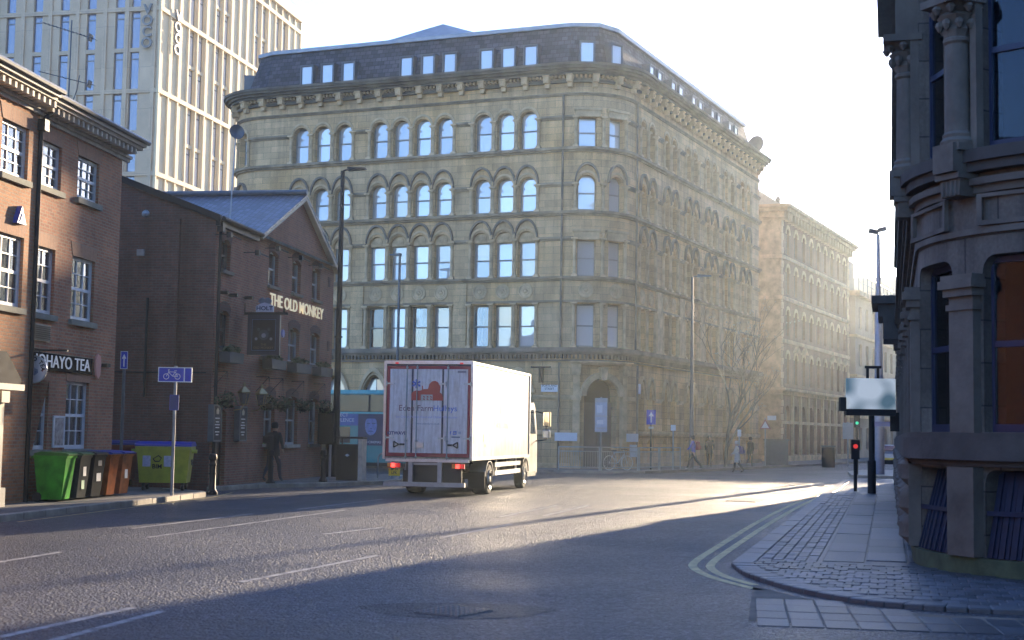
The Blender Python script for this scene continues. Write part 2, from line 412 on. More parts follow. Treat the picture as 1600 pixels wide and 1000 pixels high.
ground = struct('ground', MB().add([(-140, -60, -.03), (140, -60, -.03), (140, 260, -.03), (-140, 260, -.03)], [(0, 1, 2, 3)]), G['asphalt'])
road = struct('road', MB().add([(-60, -20, 0), (60, -20, 0), (60, 170, 0), (-60, 170, 0)], [(0, 1, 2, 3)]), G['asphalt'])
def kerb_run(parent, pts, wdt, mat, h=.125, ln=.9, inset=.0):
    # stones laid along a polyline, body to the right of travel
    k = 0
    for (a, b) in zip(pts[:-1], pts[1:]):
        a = Vector((*a, 0)); b = Vector((*b, 0)); d = (b - a); L_ = d.length; n = max(1, round(L_ / ln)); st = L_ / n
        az = math.degrees(math.atan2(d.x, d.y))
        for i in range(n):
            me = cmesh(('kerb_stone', round(st, 2), wdt, h, mat.name), lambda: MB().box(.006, st - .006, -wdt, 0, -.01, h + .004, bv=.012), mat)
            p = a + d * (i / n); z = rnd.uniform(-.004, .004)
            ob('kerb_stone', me, parent, frame((p.x, p.y, z), az + rnd.uniform(-.25, .25)))
PAVE = .12
# left pavement in front of the brick shops
KL = [(-11.6, 8), (-9.18, 25.9), (-7.75, 36.6), (-7.95, 37.3), (-9.2, 38.4)]
pl = struct('pavement', MB().slab([(-11.75, 8), (-9.33, 25.9), (-7.9, 36.55), (-8.1, 37.2), (-9.25, 38.25), (-9.4, 39.0), (-30, 42), (-30, 8)], -.02, PAVE), G['pave'])
kerb_run(pl, [(-10.8, 13.9), (-9.18, 25.9), (-7.75, 36.6)][::-1], .15, G['lkerb'])
kerb_run(pl, [(-9.2, 38.4), (-7.95, 37.3), (-7.75, 36.6)], .15, G['lkerb'], ln=.6)
# pavement round the pub corner
po = struct('pavement', MB().slab([(-8.3, 40.0), (-7.5, 42.6), (-6.6, 43.6), (-5.5, 45.1), (-4.25, 47.2), (-3.4, 50.6), (-4.2, 54.0), (-7, 55.6), (-30, 64.5), (-30, 58), (-10, 54), (-9.2, 40.0)], -.02, PAVE - .004), G['pave'])
kerb_run(po, [(-4.2, 54.1), (-3.25, 50.6), (-4.12, 47.1), (-5.43, 44.97), (-6.55, 43.45), (-7.42, 42.5), (-8.3, 39.85)], .15, G['lkerb'], ln=.8)
# hotel pavement
HK = [(-20, 73.2), (-6, 67.7), (2.0, 64.5), (4.2, 64.55), (6.2, 65.8), (9.2, 70.3), (20.2, 92.5), (34, 121), (50, 150)]
ph = struct('pavement', MB().slab([(x + .1, y + .1) for x, y in HK] + [(20, 150), (-20, 120)], -.02, PAVE), G['pave'])
kerb_run(ph, HK[::-1][2:], .16, G['kerb'], ln=.95)
# right pavement: kerb, setts, flags
PR = .055; G['rkerb'] = pm('dark_kerb', (.12, .122, .13), .5, 0, .3, 3, .35, 35, jit=.16)
K0 = Vector((3.02, 19.4, 0)); AZR = 14.8
KR_ = [(13.9, 59.2), (11.9, 52.2), (10.95, 48.6), (9.95, 45.3), (3.02, 19.45), (2.97, 18.2), (3.06, 17.4), (3.25, 16.35), (3.7, 15.25), (4.35, 14.75), (5.25, 14.5), (11, 13.6), (20, 12.4)]
KR = KR_[:4] + chaikin(KR_[4:], 2)
pr_ = struct('pavement', MB().slab([(x + .1 + .1 * (y > 18), y + (0 if y > 18.2 else .15)) for i, (x, y) in enumerate(KR)] + [(20, 19), (9, 22), (17, 62), (15, 62)], -.02, PR - .012), G['sett'])
kerb_run(pr_, KR[::-1], .30, G['rkerb'], ln=.85, h=PR)
def inpoly(x, y, poly):
    c = False; j = len(poly) - 1
    for i in range(len(poly)):
        if (poly[i][1] > y) != (poly[j][1] > y) and x < (poly[j][0] - poly[i][0]) * (y - poly[i][1]) / (poly[j][1] - poly[i][1]) + poly[i][0]: c = not c
        j = i
    return c
FP = frame(K0, AZR)               # local x along the kerb, y to the left (towards the road), so the pavement is -y
KIN = [(x + .30, y + (0 if y > 18.2 else .32 * min(1, (18.2 - y)))) for i, (x, y) in enumerate(KR)]
SETPOLY = KIN + [(20, 19), (8.5, 17.2), (6.1, 17.8), (5.6, 19.2), (5.65, 20.6)]
def piece(key, lx, wy, x, y, mat, z=PR, M=FP, parent=pr_, h=.05, jz=.006, name='sett', g=.005):
    me = cmesh((name, key, round(lx, 2), round(wy, 2)), lambda: MB().box(g, lx - g, g, wy - g, -h, 0, bv=.008), mat)
    p = M @ Vector((x, y, 0))
    return ob(name, me, parent, T((p.x, p.y, z + rnd.uniform(-jz, jz))) @ M.to_3x3().to_4x4())
nset = 0; far = MB()
# strip of setts beside the kerb, running away
x = .6
while x < 26:
    k = 0; y = -.32
    for k in range(5):
        ln = .36
        xx = x + (k % 2) * .18
        if x < 16: piece('s', ln, .155, xx, y - .155 * (k + 1), G['sett']); nset += 1
        else: far.box(.008, ln - .008, .008, .147, -.05, 0, M=FP @ T((xx, y - .155 * (k + 1), PR + rnd.uniform(-.006, .006))))
    x += .36
part('setts', far, G['sett'], pr_, kind='stuff')
# two columns of flags, then narrow slabs with light wells by the wall
for c, (ya, wd, l0) in enumerate(((-1.15, .58, 2.1), (-1.74, .56, 1.75))):
    x = .9 + c * .3
    while x < 36:
        ln = l0 * rnd.uniform(.6, 1.15); piece('f%d' % c, round(ln, 1), wd, x, ya - wd, G['flag'], name='flagstone', jz=.004); x += round(ln, 1)
x = 1.2
G['well'] = pm('pavement_light', (.5, .52, .55), .25, 0, .3, 9)
while x < 34:
    piece('n', 1.1, .30, x, -2.32 - .30, G['flag'], name='flagstone')
    if 1.5 < x < 30:
        p = FP @ Vector((x + .1, -2.50, 0)); part('pavement_light', MB().box(0, .55, -.09, .09, 0, .012), G['well'], pr_, T((p.x, p.y, PR + .01)) @ FP.to_3x3().to_4x4())
    x += 1.1
# setts across the corner
FC = frame((2.6, 14.0, 0), 104.8); ncr = 0
rows = []
for r in range(24):
    yy = .30 * r
    for c in range(-12, 52):
        xx = .19 * c + (r % 2) * .095
        q = FC @ Vector((xx + .09, yy + .15, 0)); lo = FP.inverted() @ q
        if inpoly(q.x, q.y, SETPOLY) and lo.x < .55 and (q - Vector((8.22, 19.6, 0))).length > 2.72 and q.x < 8: rows.append((xx, yy, q))
rows.sort(key=lambda t: t[2].length); rest = MB()
for i, (xx, yy, q) in enumerate(rows):
    if i < 230: piece('c', .19, .30, xx, yy, G['sett'], M=FC)
    else: rest.box(.008, .182, .008, .292, -.05, 0, M=FC @ T((xx, yy, PR + rnd.uniform(-.006, .006))))
if rest.v: part('setts', rest, G['sett'], pr_, kind='stuff')
# stone apron let into the road
G['apron'] = pm('worn_apron_stone', (.07, .073, .083), .5, 0, .5, 3, .4, 30, jit=.35)
ap = struct('crossing_apron', MB().slab([(2.30, 13.75), (2.92, 17.1), (3.0, 16.6), (3.2, 15.9), (3.6, 14.95), (4.3, 14.45), (5.2, 14.2), (11, 13.3), (11, 12.9), (6, 13.3)][::-1], -.01, .004), G['dtrim'])
for r in range(4):
    for c in range(30):
        q = Vector((2.32 + .31 * c + r * .09, 13.4 - .05 * c + r * .56, 0))
        pk = [(x - .1, y - .1) for x, y in KR_[4:]] + [(20, 20), (3, 20)]
        if q.x < 8.5 and not inpoly(q.x + .15, q.y + .56, pk) and q.y > 13.25 - .05 * c and q.x > 2.3 + (q.y - 13.7) * .18:
            me = cmesh('apron_stone', lambda: MB().box(.006, .304, .006, .554, -.04, .007, bv=.006), G['apron'])
            ob('paving_slab', me, ap, T((q.x, q.y, rnd.uniform(0, .003))) @ RZ(-9.5))
# painted lines
def line(name, pts, wd, mat, z=.004):
    mb = MB(); pts = chaikin(pts) if len(pts) > 3 else pts
    V = []
    for i, p in enumerate(pts):
        a = Vector((*pts[max(0, i-1)], 0)); b = Vector((*pts[min(len(pts)-1, i+1)], 0)); d = (b - a).normalized(); nn = Vector((-d.y, d.x, 0))
        V += [(p[0] + nn.x * wd/2, p[1] + nn.y * wd/2, z), (p[0] - nn.x * wd/2, p[1] - nn.y * wd/2, z)]
    mb.add(V, [(2*i, 2*i+1, 2*i+3, 2*i+2) for i in range(len(pts)-1)])
    return part(name, mb, mat, road)
for k, (poly, f) in enumerate((([(-5.2, 9), (-1.2, 9), (-.3, 13.2), (-4.1, 13.4)], .75), ([(-2.6, 20.5), (-.9, 20.3), (3.0, 33), (1.4, 33.4)], .85), ([(-6.9, 26.5), (-5.9, 26.3), (-3.4, 37.6), (-4.4, 38)], .8))):
    pa = G['asphalt'].copy(); pa.name = 'patched_asphalt'
    for nd in pa.node_tree.nodes:
        if nd.type == 'RGB': nd.outputs[0].default_value = (.050 * f, .053 * f, .063 * f, 1)
    part('road_patch', MB().add([(x, y, .002) for x, y in poly], [tuple(range(4))]), pa, road)
for a, b in (((-6.6, 17.9), (-6.22, 19.96)), ((-4.2, 11.9), (-3.63, 13.99)), ((-3.75, 11.6), (-3.29, 13.78)), ((-3.06, 16.45), (-1.84, 20.26)), ((-1.11, 23.87), (.06, 27.68)),
             ((-3.12, 24.17), (-2.27, 26.17)), ((-6.52, 24.8), (-5.3, 29.65)), ((-5.75, 22.86), (-3.6, 31.62)), ((-4.66, 31.57), (-3.23, 36.94)), ((-6.28, 35.54), (-5.97, 37.06)),
             ((-5.55, 38.76), (-5.13, 40.16)), ((-.2, 29.91), (1.17, 35.08)), ((.75, 30.64), (1.97, 35.33))):
    line('lane_marking', [a, b], .10, G['mark'])
line('yellow_line', [(10.42, 47.14), (7.72, 38.6), (5.12, 29.6), (3.31, 22.76), (2.53, 19.84), (2.45, 18.91), (2.52, 17.92), (2.69, 17.19), (2.90, 16.5)], .12, G['yline'])
line('yellow_line', [(10.6, 46.9), (7.92, 38.4), (5.30, 29.2), (3.52, 22.6), (2.75, 19.69), (2.67, 18.78), (2.73, 17.9), (2.93, 17.05)], .12, G['yline'])
line('yellow_line', [(-8.9, 26.0), (-7.55, 36.6), (-7.6, 39.3)], .07, G['yline'])
G['lidm'] = pm('worn_iron_lid', (.16, .15, .14), .34, .85, .3, 9)
pa = G['asphalt'].copy(); pa.name = 'dark_dip_asphalt'  # flat darker ellipse stands in for the dip around the cover
for nd in pa.node_tree.nodes:
    if nd.type == 'RGB': nd.outputs[0].default_value = (.016, .017, .02, 1)
part('road_patch', MB().add([(-.50 + (.95 + .09 * math.sin(5 * a)) * math.cos(a), 14.22 + (.62 + .06 * math.sin(3 * a)) * math.sin(a), .0035) for a in [2 * math.pi * k / 30 for k in range(30)]], [tuple(range(30))]), pa, road)
def cover(pts, label):
    c = sum((Vector((*p, 0)) for p in pts), Vector()) / 4
    t = thing('manhole_cover', label, 'manhole', T(c), None)
    lp = [(p[0] - c.x, p[1] - c.y) for p in pts]
    part('frame', MB().slab([(x * 1.08, y * 1.08) for x, y in lp], -.01, .006), G['iron'], t)
    part('lid', MB().slab(lp, 0, .012), G['lidm'], t)
    st = MB()
    for i in range(9):
        for j in range(7):
            u, v_ = (i + .5) / 9, (j + .5) / 7
            p = Vector(lp[0]) * (1-u)*(1-v_) + Vector(lp[1]) * u*(1-v_) + Vector(lp[2]) * u*v_ + Vector(lp[3]) * (1-u)*v_
            st.lathe([(.028, 0), (.02, .008)], 6, (p.x, p.y, .012))
    o = part('stud', st, G['lidm'], t); o['kind'] = 'stuff'
    return t
cover([(-.91, 13.94), (-.47, 13.66), (-.14, 14.19), (-.61, 14.60)], 'studded iron manhole cover sunk in the road in the foreground')
cover([(5.88, 38.97), (6.62, 38.5), (7.15, 40.2), (6.49, 40.8)], 'large manhole cover in the sunlit road near the double yellow lines')
cover([(7.9, 48.7), (8.5, 48.9), (8.7, 49.8), (8.1, 49.7)], 'small far manhole cover in the sunlit junction')
# traffic island
isl = struct('traffic_island', MB().slab([(15.3, 63.9), (17.4, 63.3), (19.6, 69.0), (20.6, 75.5), (18.6, 75.5), (16.7, 70.6)], -.02, .13), G['kerb'])
# ---------------------------------------------------------------- the sandstone hotel
def sash_mb(w, h, cols, rows, fr=.05, bar=.022, mid=True, d=.07):
    mb = MB()
    mb.box(-w/2, -w/2 + fr, 0, d, 0, h); mb.box(w/2 - fr, w/2, 0, d, 0, h)
    mb.box(-w/2 + fr, w/2 - fr, 0, d, 0, fr * 1.3); mb.box(-w/2 + fr, w/2 - fr, 0, d, h - fr, h)
    if mid: mb.box(-w/2 + fr, w/2 - fr, .006, d - .006, h/2 - fr * .5, h/2 + fr * .5)
    for i in range(1, cols):
        x = -w/2 + fr + (w - 2*fr) * i / cols; mb.box(x - bar/2, x + bar/2, .012, d - .012, fr * 1.3, h - fr)
    for k in range(2):
        z0 = fr * 1.3 if k == 0 else h/2 + fr * .5; z1 = h/2 - fr*.5 if k == 0 else h - fr
        for j in range(1, rows): z = z0 + (z1 - z0) * j / rows; mb.box(-w/2 + fr, w/2 - fr, .015, d - .015, z - bar/2, z + bar/2)
    return mb
def panes(parent, w, h, cols, rows, mat, fr=.05, d=.045, tilt=.5):
    for k in range(2):
        z0 = fr * 1.3 if k == 0 else h/2 + fr*.5; z1 = h/2 - fr*.5 if k == 0 else h - fr
        for i in range(cols):
            for j in range(rows):
                pw = (w - 2*fr) / cols; phh = (z1 - z0) / rows
                me = cmesh(('pane', round(pw, 3), round(phh, 3), mat.name), lambda: MB().box(-pw/2, pw/2, -.003, .003, 0, phh), mat)
                ob('pane', me, parent, T((-w/2 + fr + pw * (i + .5), d, z0 + phh * j)) @ RZ(rnd.uniform(-tilt, tilt)) @ RX(rnd.uniform(-tilt, tilt)))
def curtain_mb(w, h, part_=1.0):
    mb = MB(); n = max(6, int(w * 26)); V = []
    for i in range(n + 1):
        x = w * i / n; y = .022 * math.sin(x * 38) + .01 * math.sin(x * 91); V += [(x, y, 0), (x, y, h)]
    return mb.add(V, [(2*i, 2*i+2, 2*i+3, 2*i+1) for i in range(n)])
def add_window(parent, M, w, h, cols=1, rows=1, fmat=None, pmat=None, curtain=None, fr=.05, name='window', tilt=1.3):
    fmat = fmat or G['gframe']; pmat = pmat or G['pane']
    o = ob(name, cmesh(('window', w, h, cols, rows, fr, fmat.name), lambda: sash_mb(w, h, cols, rows, fr), fmat), parent, M)
    panes(o, w, h, cols, rows, pmat, fr, tilt=tilt)
    if curtain:
        for (a, b) in curtain:
            cw = round((b - a) * w, 2)
            ob('curtain', cmesh(('curtain', cw, round(h, 2)), lambda: curtain_mb(cw, h), G['curtain'], 60), o, T((-w/2 + a * w, .14, 0)))
    return o
G['hframe'] = pm('drab_sash_paint', (.26, .25, .22), .5, 0, .15, 5)
T1 = (2.44, 69.0); LL = 17.3; RA = 2.77; LR = 23.9
hp = Path([('A', 2.6, 80), ('L', LL), ('A', RA, 86.84), ('L', LR)], 111.7 + 80, 2.6 * R(80) + LL, T1)
SA = 2.6 * R(80); S1 = SA + LL; S2 = S1 + RA * R(86.84); SE = hp.length
hotel = thing('hotel_building', 'large tan sandstone hotel of five arcaded storeys with slate mansard behind the truck', 'building', frame((T1[0], T1[1], 0), 111.7))
HI = hotel.matrix_basis.inverted()
def hmap(v): return HI @ hp.map(v)
def HM(s, y=0, z=0): return HI @ hp.M(s, y, z)
def bent(name, mb, mats, a, b, step=7, smooth=35):
    mb.cut(hp.cuts(a, b, step)); return part(name, mb, mats, hotel, None, hmap, smooth)
LW = [S1 - x for x in (14.84, 13.55, 12.26, 10.18, 8.95, 7.72, 6.49, 4.36, 3.14, 1.92)]
RW = [S2 + 1.4 + 3.7 * k + d for k in range(6) for d in (0, 1.3)]
CW = [S1 + 1.15, S1 + 2.75]
AW = [.75, 2.25]
GROUPS = [LW[0:3], LW[3:7], LW[7:10]] + [RW[2*k:2*k+2] for k in range(6)] + [CW, AW]
ALLW = LW + RW + CW + AW
corner = set(round(s, 4) for s in CW)
OW = .93
Z5, P5 = 15.80, 17.28; Z4, P4 = 12.66, 13.96; Z3, P3 = 9.42, 11.27; Z2, P2 = 5.95, 8.08
holes = []
DOORS = S1 + 2.0
for s in ALLW:
    c_ = round(s, 4) in corner
    holes.append(arch(s, OW, Z5, P5, None, 10, 'rect' if c_ else 'round'))
    holes.append(arch(s, OW, Z4, P4, None, 10))
    holes.append(arch(s, OW, Z3, 11.2 if c_ else P3, None, 10, 'rect' if c_ else 'round'))
    holes.append(arch(s, OW, Z2, P2, None, 2, 'rect'))
GL = [S1 - x for x in (14.9, 12.4, 10.15, 7.2, 4.6, 2.2)]
for s in GL: holes.append(arch(s, 1.25, .35, 3.75, .85, 12, 'pointed'))
for s in RW:
    holes.append(arch(s, .82, 1.98, 3.55, .82, 10, 'pointed'))
    if s < S2 + 24: holes.append(arch(s, .62, .35, 1.25, .31, 8))
holes.append(arch(DOORS, 1.75, .13, 3.6, .87, 14))
wl = wall_holes(0, SE, 0, 19.1, holes, .5)
bent('wall', wl, G['stone'], 0, SE, 5)
# near-black sheet painting in unlit rooms, rear walls
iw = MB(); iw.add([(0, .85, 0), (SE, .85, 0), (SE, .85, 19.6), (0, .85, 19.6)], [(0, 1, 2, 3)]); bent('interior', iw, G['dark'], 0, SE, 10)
pe = hp.map(Vector((SE, 0, 0))); ps = hp.map(Vector((0, 0, 0)))
bk = [pe, pe + azd(-68) * 20, ps + azd(20) * 14, ps]
rw = MB()
for a, b in zip(bk[:-1], bk[1:]): rw.add([HI @ Vector((a.x, a.y, 0)), HI @ Vector((b.x, b.y, 0)), HI @ Vector((b.x, b.y, 19.8)), HI @ Vector((a.x, a.y, 19.8))], [(0, 1, 2, 3)])
part('rear_wall', rw, G['stone'], hotel)
# string courses, cornice
def band(name, a, b, prof, mat, step=6):
    mb = MB()
    for (y, z0, z1) in prof: mb.box(a, b, -y, .02, z0, z1)
    return bent(name, mb, mat, a, b, step)
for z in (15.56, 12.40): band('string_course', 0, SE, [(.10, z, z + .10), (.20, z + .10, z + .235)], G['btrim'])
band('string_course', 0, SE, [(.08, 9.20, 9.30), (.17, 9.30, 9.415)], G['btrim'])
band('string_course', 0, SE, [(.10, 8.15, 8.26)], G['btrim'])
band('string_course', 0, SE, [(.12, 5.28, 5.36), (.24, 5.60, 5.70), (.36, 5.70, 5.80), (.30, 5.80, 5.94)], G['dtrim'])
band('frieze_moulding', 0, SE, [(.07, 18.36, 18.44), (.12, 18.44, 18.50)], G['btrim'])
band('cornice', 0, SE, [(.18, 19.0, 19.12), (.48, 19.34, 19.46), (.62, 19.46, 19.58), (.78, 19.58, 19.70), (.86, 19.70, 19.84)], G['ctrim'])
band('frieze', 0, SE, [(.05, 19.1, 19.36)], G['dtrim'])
band('plinth_course', 0, DOORS - 1.5, [(.10, 1.72, 1.80), (.16, 1.80, 1.93)], G['trim'])
band('plinth_course', DOORS + 1.5, SE, [(.10, 1.72, 1.80), (.16, 1.80, 1.93)], G['trim'])
band('plinth', 0, DOORS - 1.5, [(.22, .02, .34)], G['trim']); band('plinth', DOORS + 1.5, SE, [(.22, .02, .34)], G['trim'])
def spans(groups, pad, a, b):
    iv = sorted((g_[0] - OW/2 - pad, g_[-1] + OW/2 + pad) for g_ in groups); out = []; x = a
    for l, r in iv:
        if l - x > .15: out.append((x, l))
        x = max(x, r)
    if b - x > .15: out.append((x, b))
    return out
for z in (P5, P4, P3):
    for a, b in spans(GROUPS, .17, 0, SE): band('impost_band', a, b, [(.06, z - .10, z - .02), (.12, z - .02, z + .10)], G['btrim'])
GG = [[s] for s in GL] + [RW[2*k:2*k+2] for k in range(6)] + [[DOORS - .45, DOORS + .45]]
for a, b in spans(GG, .20, 0, SE): band('impost_band', a, b, [(.05, 3.42, 3.50), (.11, 3.50, 3.62)], G['trim'])
# columns
def column_mb(h, r=.085, d=.02):
    mb = MB(); mb.box(-r*1.7, r*1.7, -r*1.7, r*1.7, 0, .10)
    mb.lathe([(r*1.5, .10), (r*1.55, .14), (r*1.1, .18), (r, .22), (r*.92, h - .30), (r*1.15, h - .28), (r*1.15, h - .25), (r*.95, h - .24), (r*1.25, h - .14), (r*1.75, h - .08)], 12)
    mb.box(-r*1.9, r*1.9, -r*1.9, r*1.9, h - .08, h); return mb
for g_ in GROUPS:
    ss = [g_[0] - OW/2 - .10] + [(a + b) / 2 for a, b in zip(g_[:-1], g_[1:])] + [g_[-1] + OW/2 + .10]
    for (z, p) in ((Z5, P5), (Z4, P4), (Z3, P3), (Z2, P2 + .02)):
        for s in ss: ob('column', cmesh(('column', round(p - z, 2)), lambda: column_mb(p - z + .06), G['trim']), hotel, HM(s, -.05, z - .02))
# arch mouldings (hood, archivolt)
def hood_mb(hw, rise, t, rt, y0, y1, kind='round', n=14):
    inner = arc_top(0, hw, 0, rise, n, kind); outer = arc_top(0, hw + t, 0, rise + rt, n, kind)
    return MB().ring(inner, outer, y0, y1)
for s in ALLW:
    c_ = round(s, 4) in corner
    if not c_:
        ob('archivolt', cmesh('arch5', lambda: hood_mb(.468, .468, .10, .12, -.045, .03), G['trim']), hotel, HM(s, 0, P5 + .10))
        ob('archivolt', cmesh('arch3', lambda: hood_mb(.468, .468, .09, .11, -.06, .03), G['trim']), hotel, HM(s, 0, P3 + .10))
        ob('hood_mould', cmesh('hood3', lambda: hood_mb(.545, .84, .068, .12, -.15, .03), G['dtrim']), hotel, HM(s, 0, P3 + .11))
        ob('tympanum', cmesh('tymp', lambda: MB().prism([(-.455, -.06), (.455, -.06)] + arc_top(0, .455, 0, .455, 12), .16, .24).lathe([(.24, 0), (.24, .03), (.16, .03), (.14, .05), (.07, .06), (.02, .08)], 14, M=T((0, .16, .19)) @ RX(90)), G['trim']), hotel, HM(s, 0, P3 + .0))
    else:
        for z, hh in ((17.30, .42), (11.22, .5)): ob('lintel', cmesh(('lintel', hh), lambda: MB().box(-.62, .62, -.10, .02, 0, hh - .12).box(-.68, .68, -.16, .02, hh - .12, hh), G['trim']), hotel, HM(s, 0, z))
    ob('archivolt', cmesh('arch4', lambda: hood_mb(.468, .468, .09, .11, -.06, .03), G['trim']), hotel, HM(s, 0, P4 + .10))
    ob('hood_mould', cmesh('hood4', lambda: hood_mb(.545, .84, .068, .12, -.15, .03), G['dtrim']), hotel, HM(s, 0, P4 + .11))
    ob('roundel', cmesh('roundel', lambda: MB().lathe([(.37, 0), (.37, .05), (.32, .06), (.30, .035), (.22, .035), (.20, .07), (.13, .07), (.11, .04), (.08, .09), (.03, .12)], 18, M=RX(90)), G['trim']), hotel, HM(s, 0, 8.74))
for g_ in GROUPS:
    for a, b in zip(g_[:-1], g_[1:]):
        for z in (P4, P3): ob('boss', cmesh('boss', lambda: MB().lathe([(.02, -.14), (.07, -.05), (.08, .05), (.05, .10)], 8), G['trim']), hotel, HM((a+b)/2, -.12, z + .2))
for s in GL:
    ob('hood_mould', cmesh('hoodg', lambda: hood_mb(.70, 1.02, .16, .22, -.16, .03, 'pointed', 16), G['trim']), hotel, HM(s, 0, 3.75))
    ob('archivolt', cmesh('archg', lambda: hood_mb(.63, .86, .06, .1, -.07, .03, 'pointed', 16), G['trim']), hotel, HM(s, 0, 3.75))
for s in RW:
    ob('hood_mould', cmesh('hoodr', lambda: hood_mb(.50, 1.0, .12, .16, -.14, .03, 'pointed', 14), G['trim']), hotel, HM(s, 0, 3.55))
    ob('archivolt', cmesh('archr', lambda: hood_mb(.415, .83, .07, .1, -.06, .03, 'pointed', 14), G['trim']), hotel, HM(s, 0, 3.55))
# piers that run up between the groups on the street front
for k in range(5):
    s = S2 + 1.4 + 3.7 * k + 2.5
    ob('pier', cmesh('pier', lambda: MB().box(-.42, .42, -.13, .02, 5.95, 9.18), G['trim']), hotel, HM(s, 0, 0))
for s in (S1 - 11.22, S1 - 5.42):
    ob('pier', cmesh('pierl', lambda: MB().box(-.36, .36, -.11, .02, 5.95, 9.18), G['stone']), hotel, HM(s, 0, 0))
# windows
for s in ALLW:
    c_ = round(s, 4) in corner
    for z, h, k in ((Z5, 1.92 if not c_ else 1.46, 5), (Z4, 1.74, 4), (Z3, 1.80, 3), (Z2, 2.12, 2)):
        q = rnd.random(); cu = [(.04, .34), (.70, .96)] if q < .3 else ([(.03, .97)] if q < .55 else ([(.04, .5)] if q < .75 else ([(.5, .97)] if q < .9 else None)))
        add_window(hotel, HM(s, .32, z + .01), OW, h, 1, 1, G['hframe'], rnd.choice((G['pane'], G['pane'], G['pane_b'], G['pane_b'] if k > 2 else G['pane_d'], G['pane_d'] if s > S1 + 3 or k == 2 else G['pane'])), cu, .075)
for s in RW:
    add_window(hotel, HM(s, .36, 1.99), .82, 2.3, 1, 1, G['dframe'], G['pane'], None, .05)
    if s < S2 + 24: add_window(hotel, HM(s, .22, .36), .62, 1.2, 1, 1, G['dframe'], G['opane'], None, .05)
for s in GL:
    add_window(hotel, HM(s, .24, .36), 1.25, 4.1, 2, 2, G['dframe'], G['pane'], None, .07)
# corner entrance
ob('door_arch', cmesh('darch', lambda: hood_mb(.875, .875, .26, .28, -.22, .03, 'round', 18), G['trim']), hotel, HM(DOORS, 0, 3.6))
ob('keystone', cmesh('dkey', lambda: MB().prism([(-.13, 0), (.13, 0), (.2, .62), (-.2, .62)], -.36, .02), G['trim']), hotel, HM(DOORS, 0, 4.38))
for dx in (-1.24, 1.24):
    ob('pilaster', cmesh('dpil', lambda: MB().box(-.22, .22, -.26, .02, .1, .5).box(-.17, .17, -.20, .02, .5, 3.4).box(-.23, .23, -.28, .02, 3.4, 3.62).box(-.16, .16, -.2, .02, 3.62, 4.6).prism([(-.2, 4.6), (.2, 4.6), (.24, 5.1), (-.24, 5.1)], -.34, .02), G['trim']), hotel, HM(DOORS + dx, 0, 0))
band('door_hood', DOORS - 1.5, DOORS + 1.5, [(.36, 5.10, 5.2), (.5, 5.2, 5.27)], G['trim'])
ob('entrance_door', cmesh('edoor', lambda: MB().box(-.86, .86, .5, .56, .13, 3.3).box(-.02, .02, .46, .5, .13, 3.3).box(-.86, .86, .44, .5, 3.0, 3.1), G['dframe']), hotel, HM(DOORS, 0, 0))
for k, z in enumerate((.06, .02)): pass
# dentils and brackets
dn = MB(); x = .1
while x < SE - .1:
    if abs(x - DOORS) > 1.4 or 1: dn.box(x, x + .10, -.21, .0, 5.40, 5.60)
    x += .2
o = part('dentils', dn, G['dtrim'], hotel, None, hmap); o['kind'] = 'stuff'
def bracket_mb():
    return MB().prism([(-.14, .0), (.14, .0), (.14, .3), (-.14, .3)], -.40, .0).prism([(-.11, -.22), (.11, -.22), (.13, .0), (-.13, .0)], -.22, 0).lathe([(.09, -.05), (.09, .05)], 10, M=T((0, -.40, .14)) @ RX(90)).box(-.17, .17, -.46, 0, .3, .36)
x = .35; k = 0
while x < SE - .2:
    ob('bracket', cmesh('bracket', bracket_mb, G['trim']), hotel, HM(x, -.05, 18.98)); x += 1.16 if x < S2 else .98
dn = MB(); x = .1
while x < SE - .1: dn.box(x, x + .09, -.30, 0, 19.22, 19.34); x += .2
o = part('dentils', dn, G['trim'], hotel, None, hmap); o['kind'] = 'stuff'
# mansard
ms = MB(); ms.add([(0, .30, 19.80), (SE, .30, 19.80), (SE, 1.05, 22.15), (0, 1.05, 22.15)], [(0, 1, 2, 3)])
bent('mansard_roof', ms, G['slate'], 0, SE, 30, 12)
cp = MB(); cp.box(0, SE, .86, 1.22, 22.10, 22.30); bent('roof_coping', cp, G['lead'], 0, SE, 30, 12)
en = hp.map(Vector((SE, .3, 19.8))); mb = MB()
q = [Vector((SE, .30, 19.8)), Vector((SE, 14, 19.8)), Vector((SE, 14, 22.15)), Vector((SE, 1.05, 22.15))]
mb.add([hmap(v) for v in q], [(0, 1, 2, 3)]); part('mansard_end', mb, G['slate'], hotel)
# roof deck with a raised metal hip
edge = [hp.map(Vector((s, 1.1, 22.28))) for s in [0] + hp.cuts(0, SE, 30) + [SE]] + [hp.map(Vector((SE, 14, 22.28))), hp.map(Vector((0, 13, 22.28)))]
pk1, pk2 = Vector((-4.2, 79.5, 24.95)), Vector((4.5, 83, 24.6)); rf = MB()
cen = Vector((2.0, 82, 23.6))
for a, b in zip(edge, edge[1:] + edge[:1]):
    rf.add([HI @ a, HI @ b, HI @ cen], [(0, 1, 2)])
part('roof_deck', rf, G['lead'], hotel)
rf = MB(); base = [(-11.8, 79.2), (-2.5, 75.4), (2.6, 76.6), (4, 86), (-7, 89)]
for i in range(5):
    a, b = base[i], base[(i+1) % 5]; rf.add([HI @ Vector((*a, 22.4)), HI @ Vector((*b, 22.4)), HI @ pk1], [(0, 1, 2)])
part('roof_lantern', rf, G['lead'], hotel)
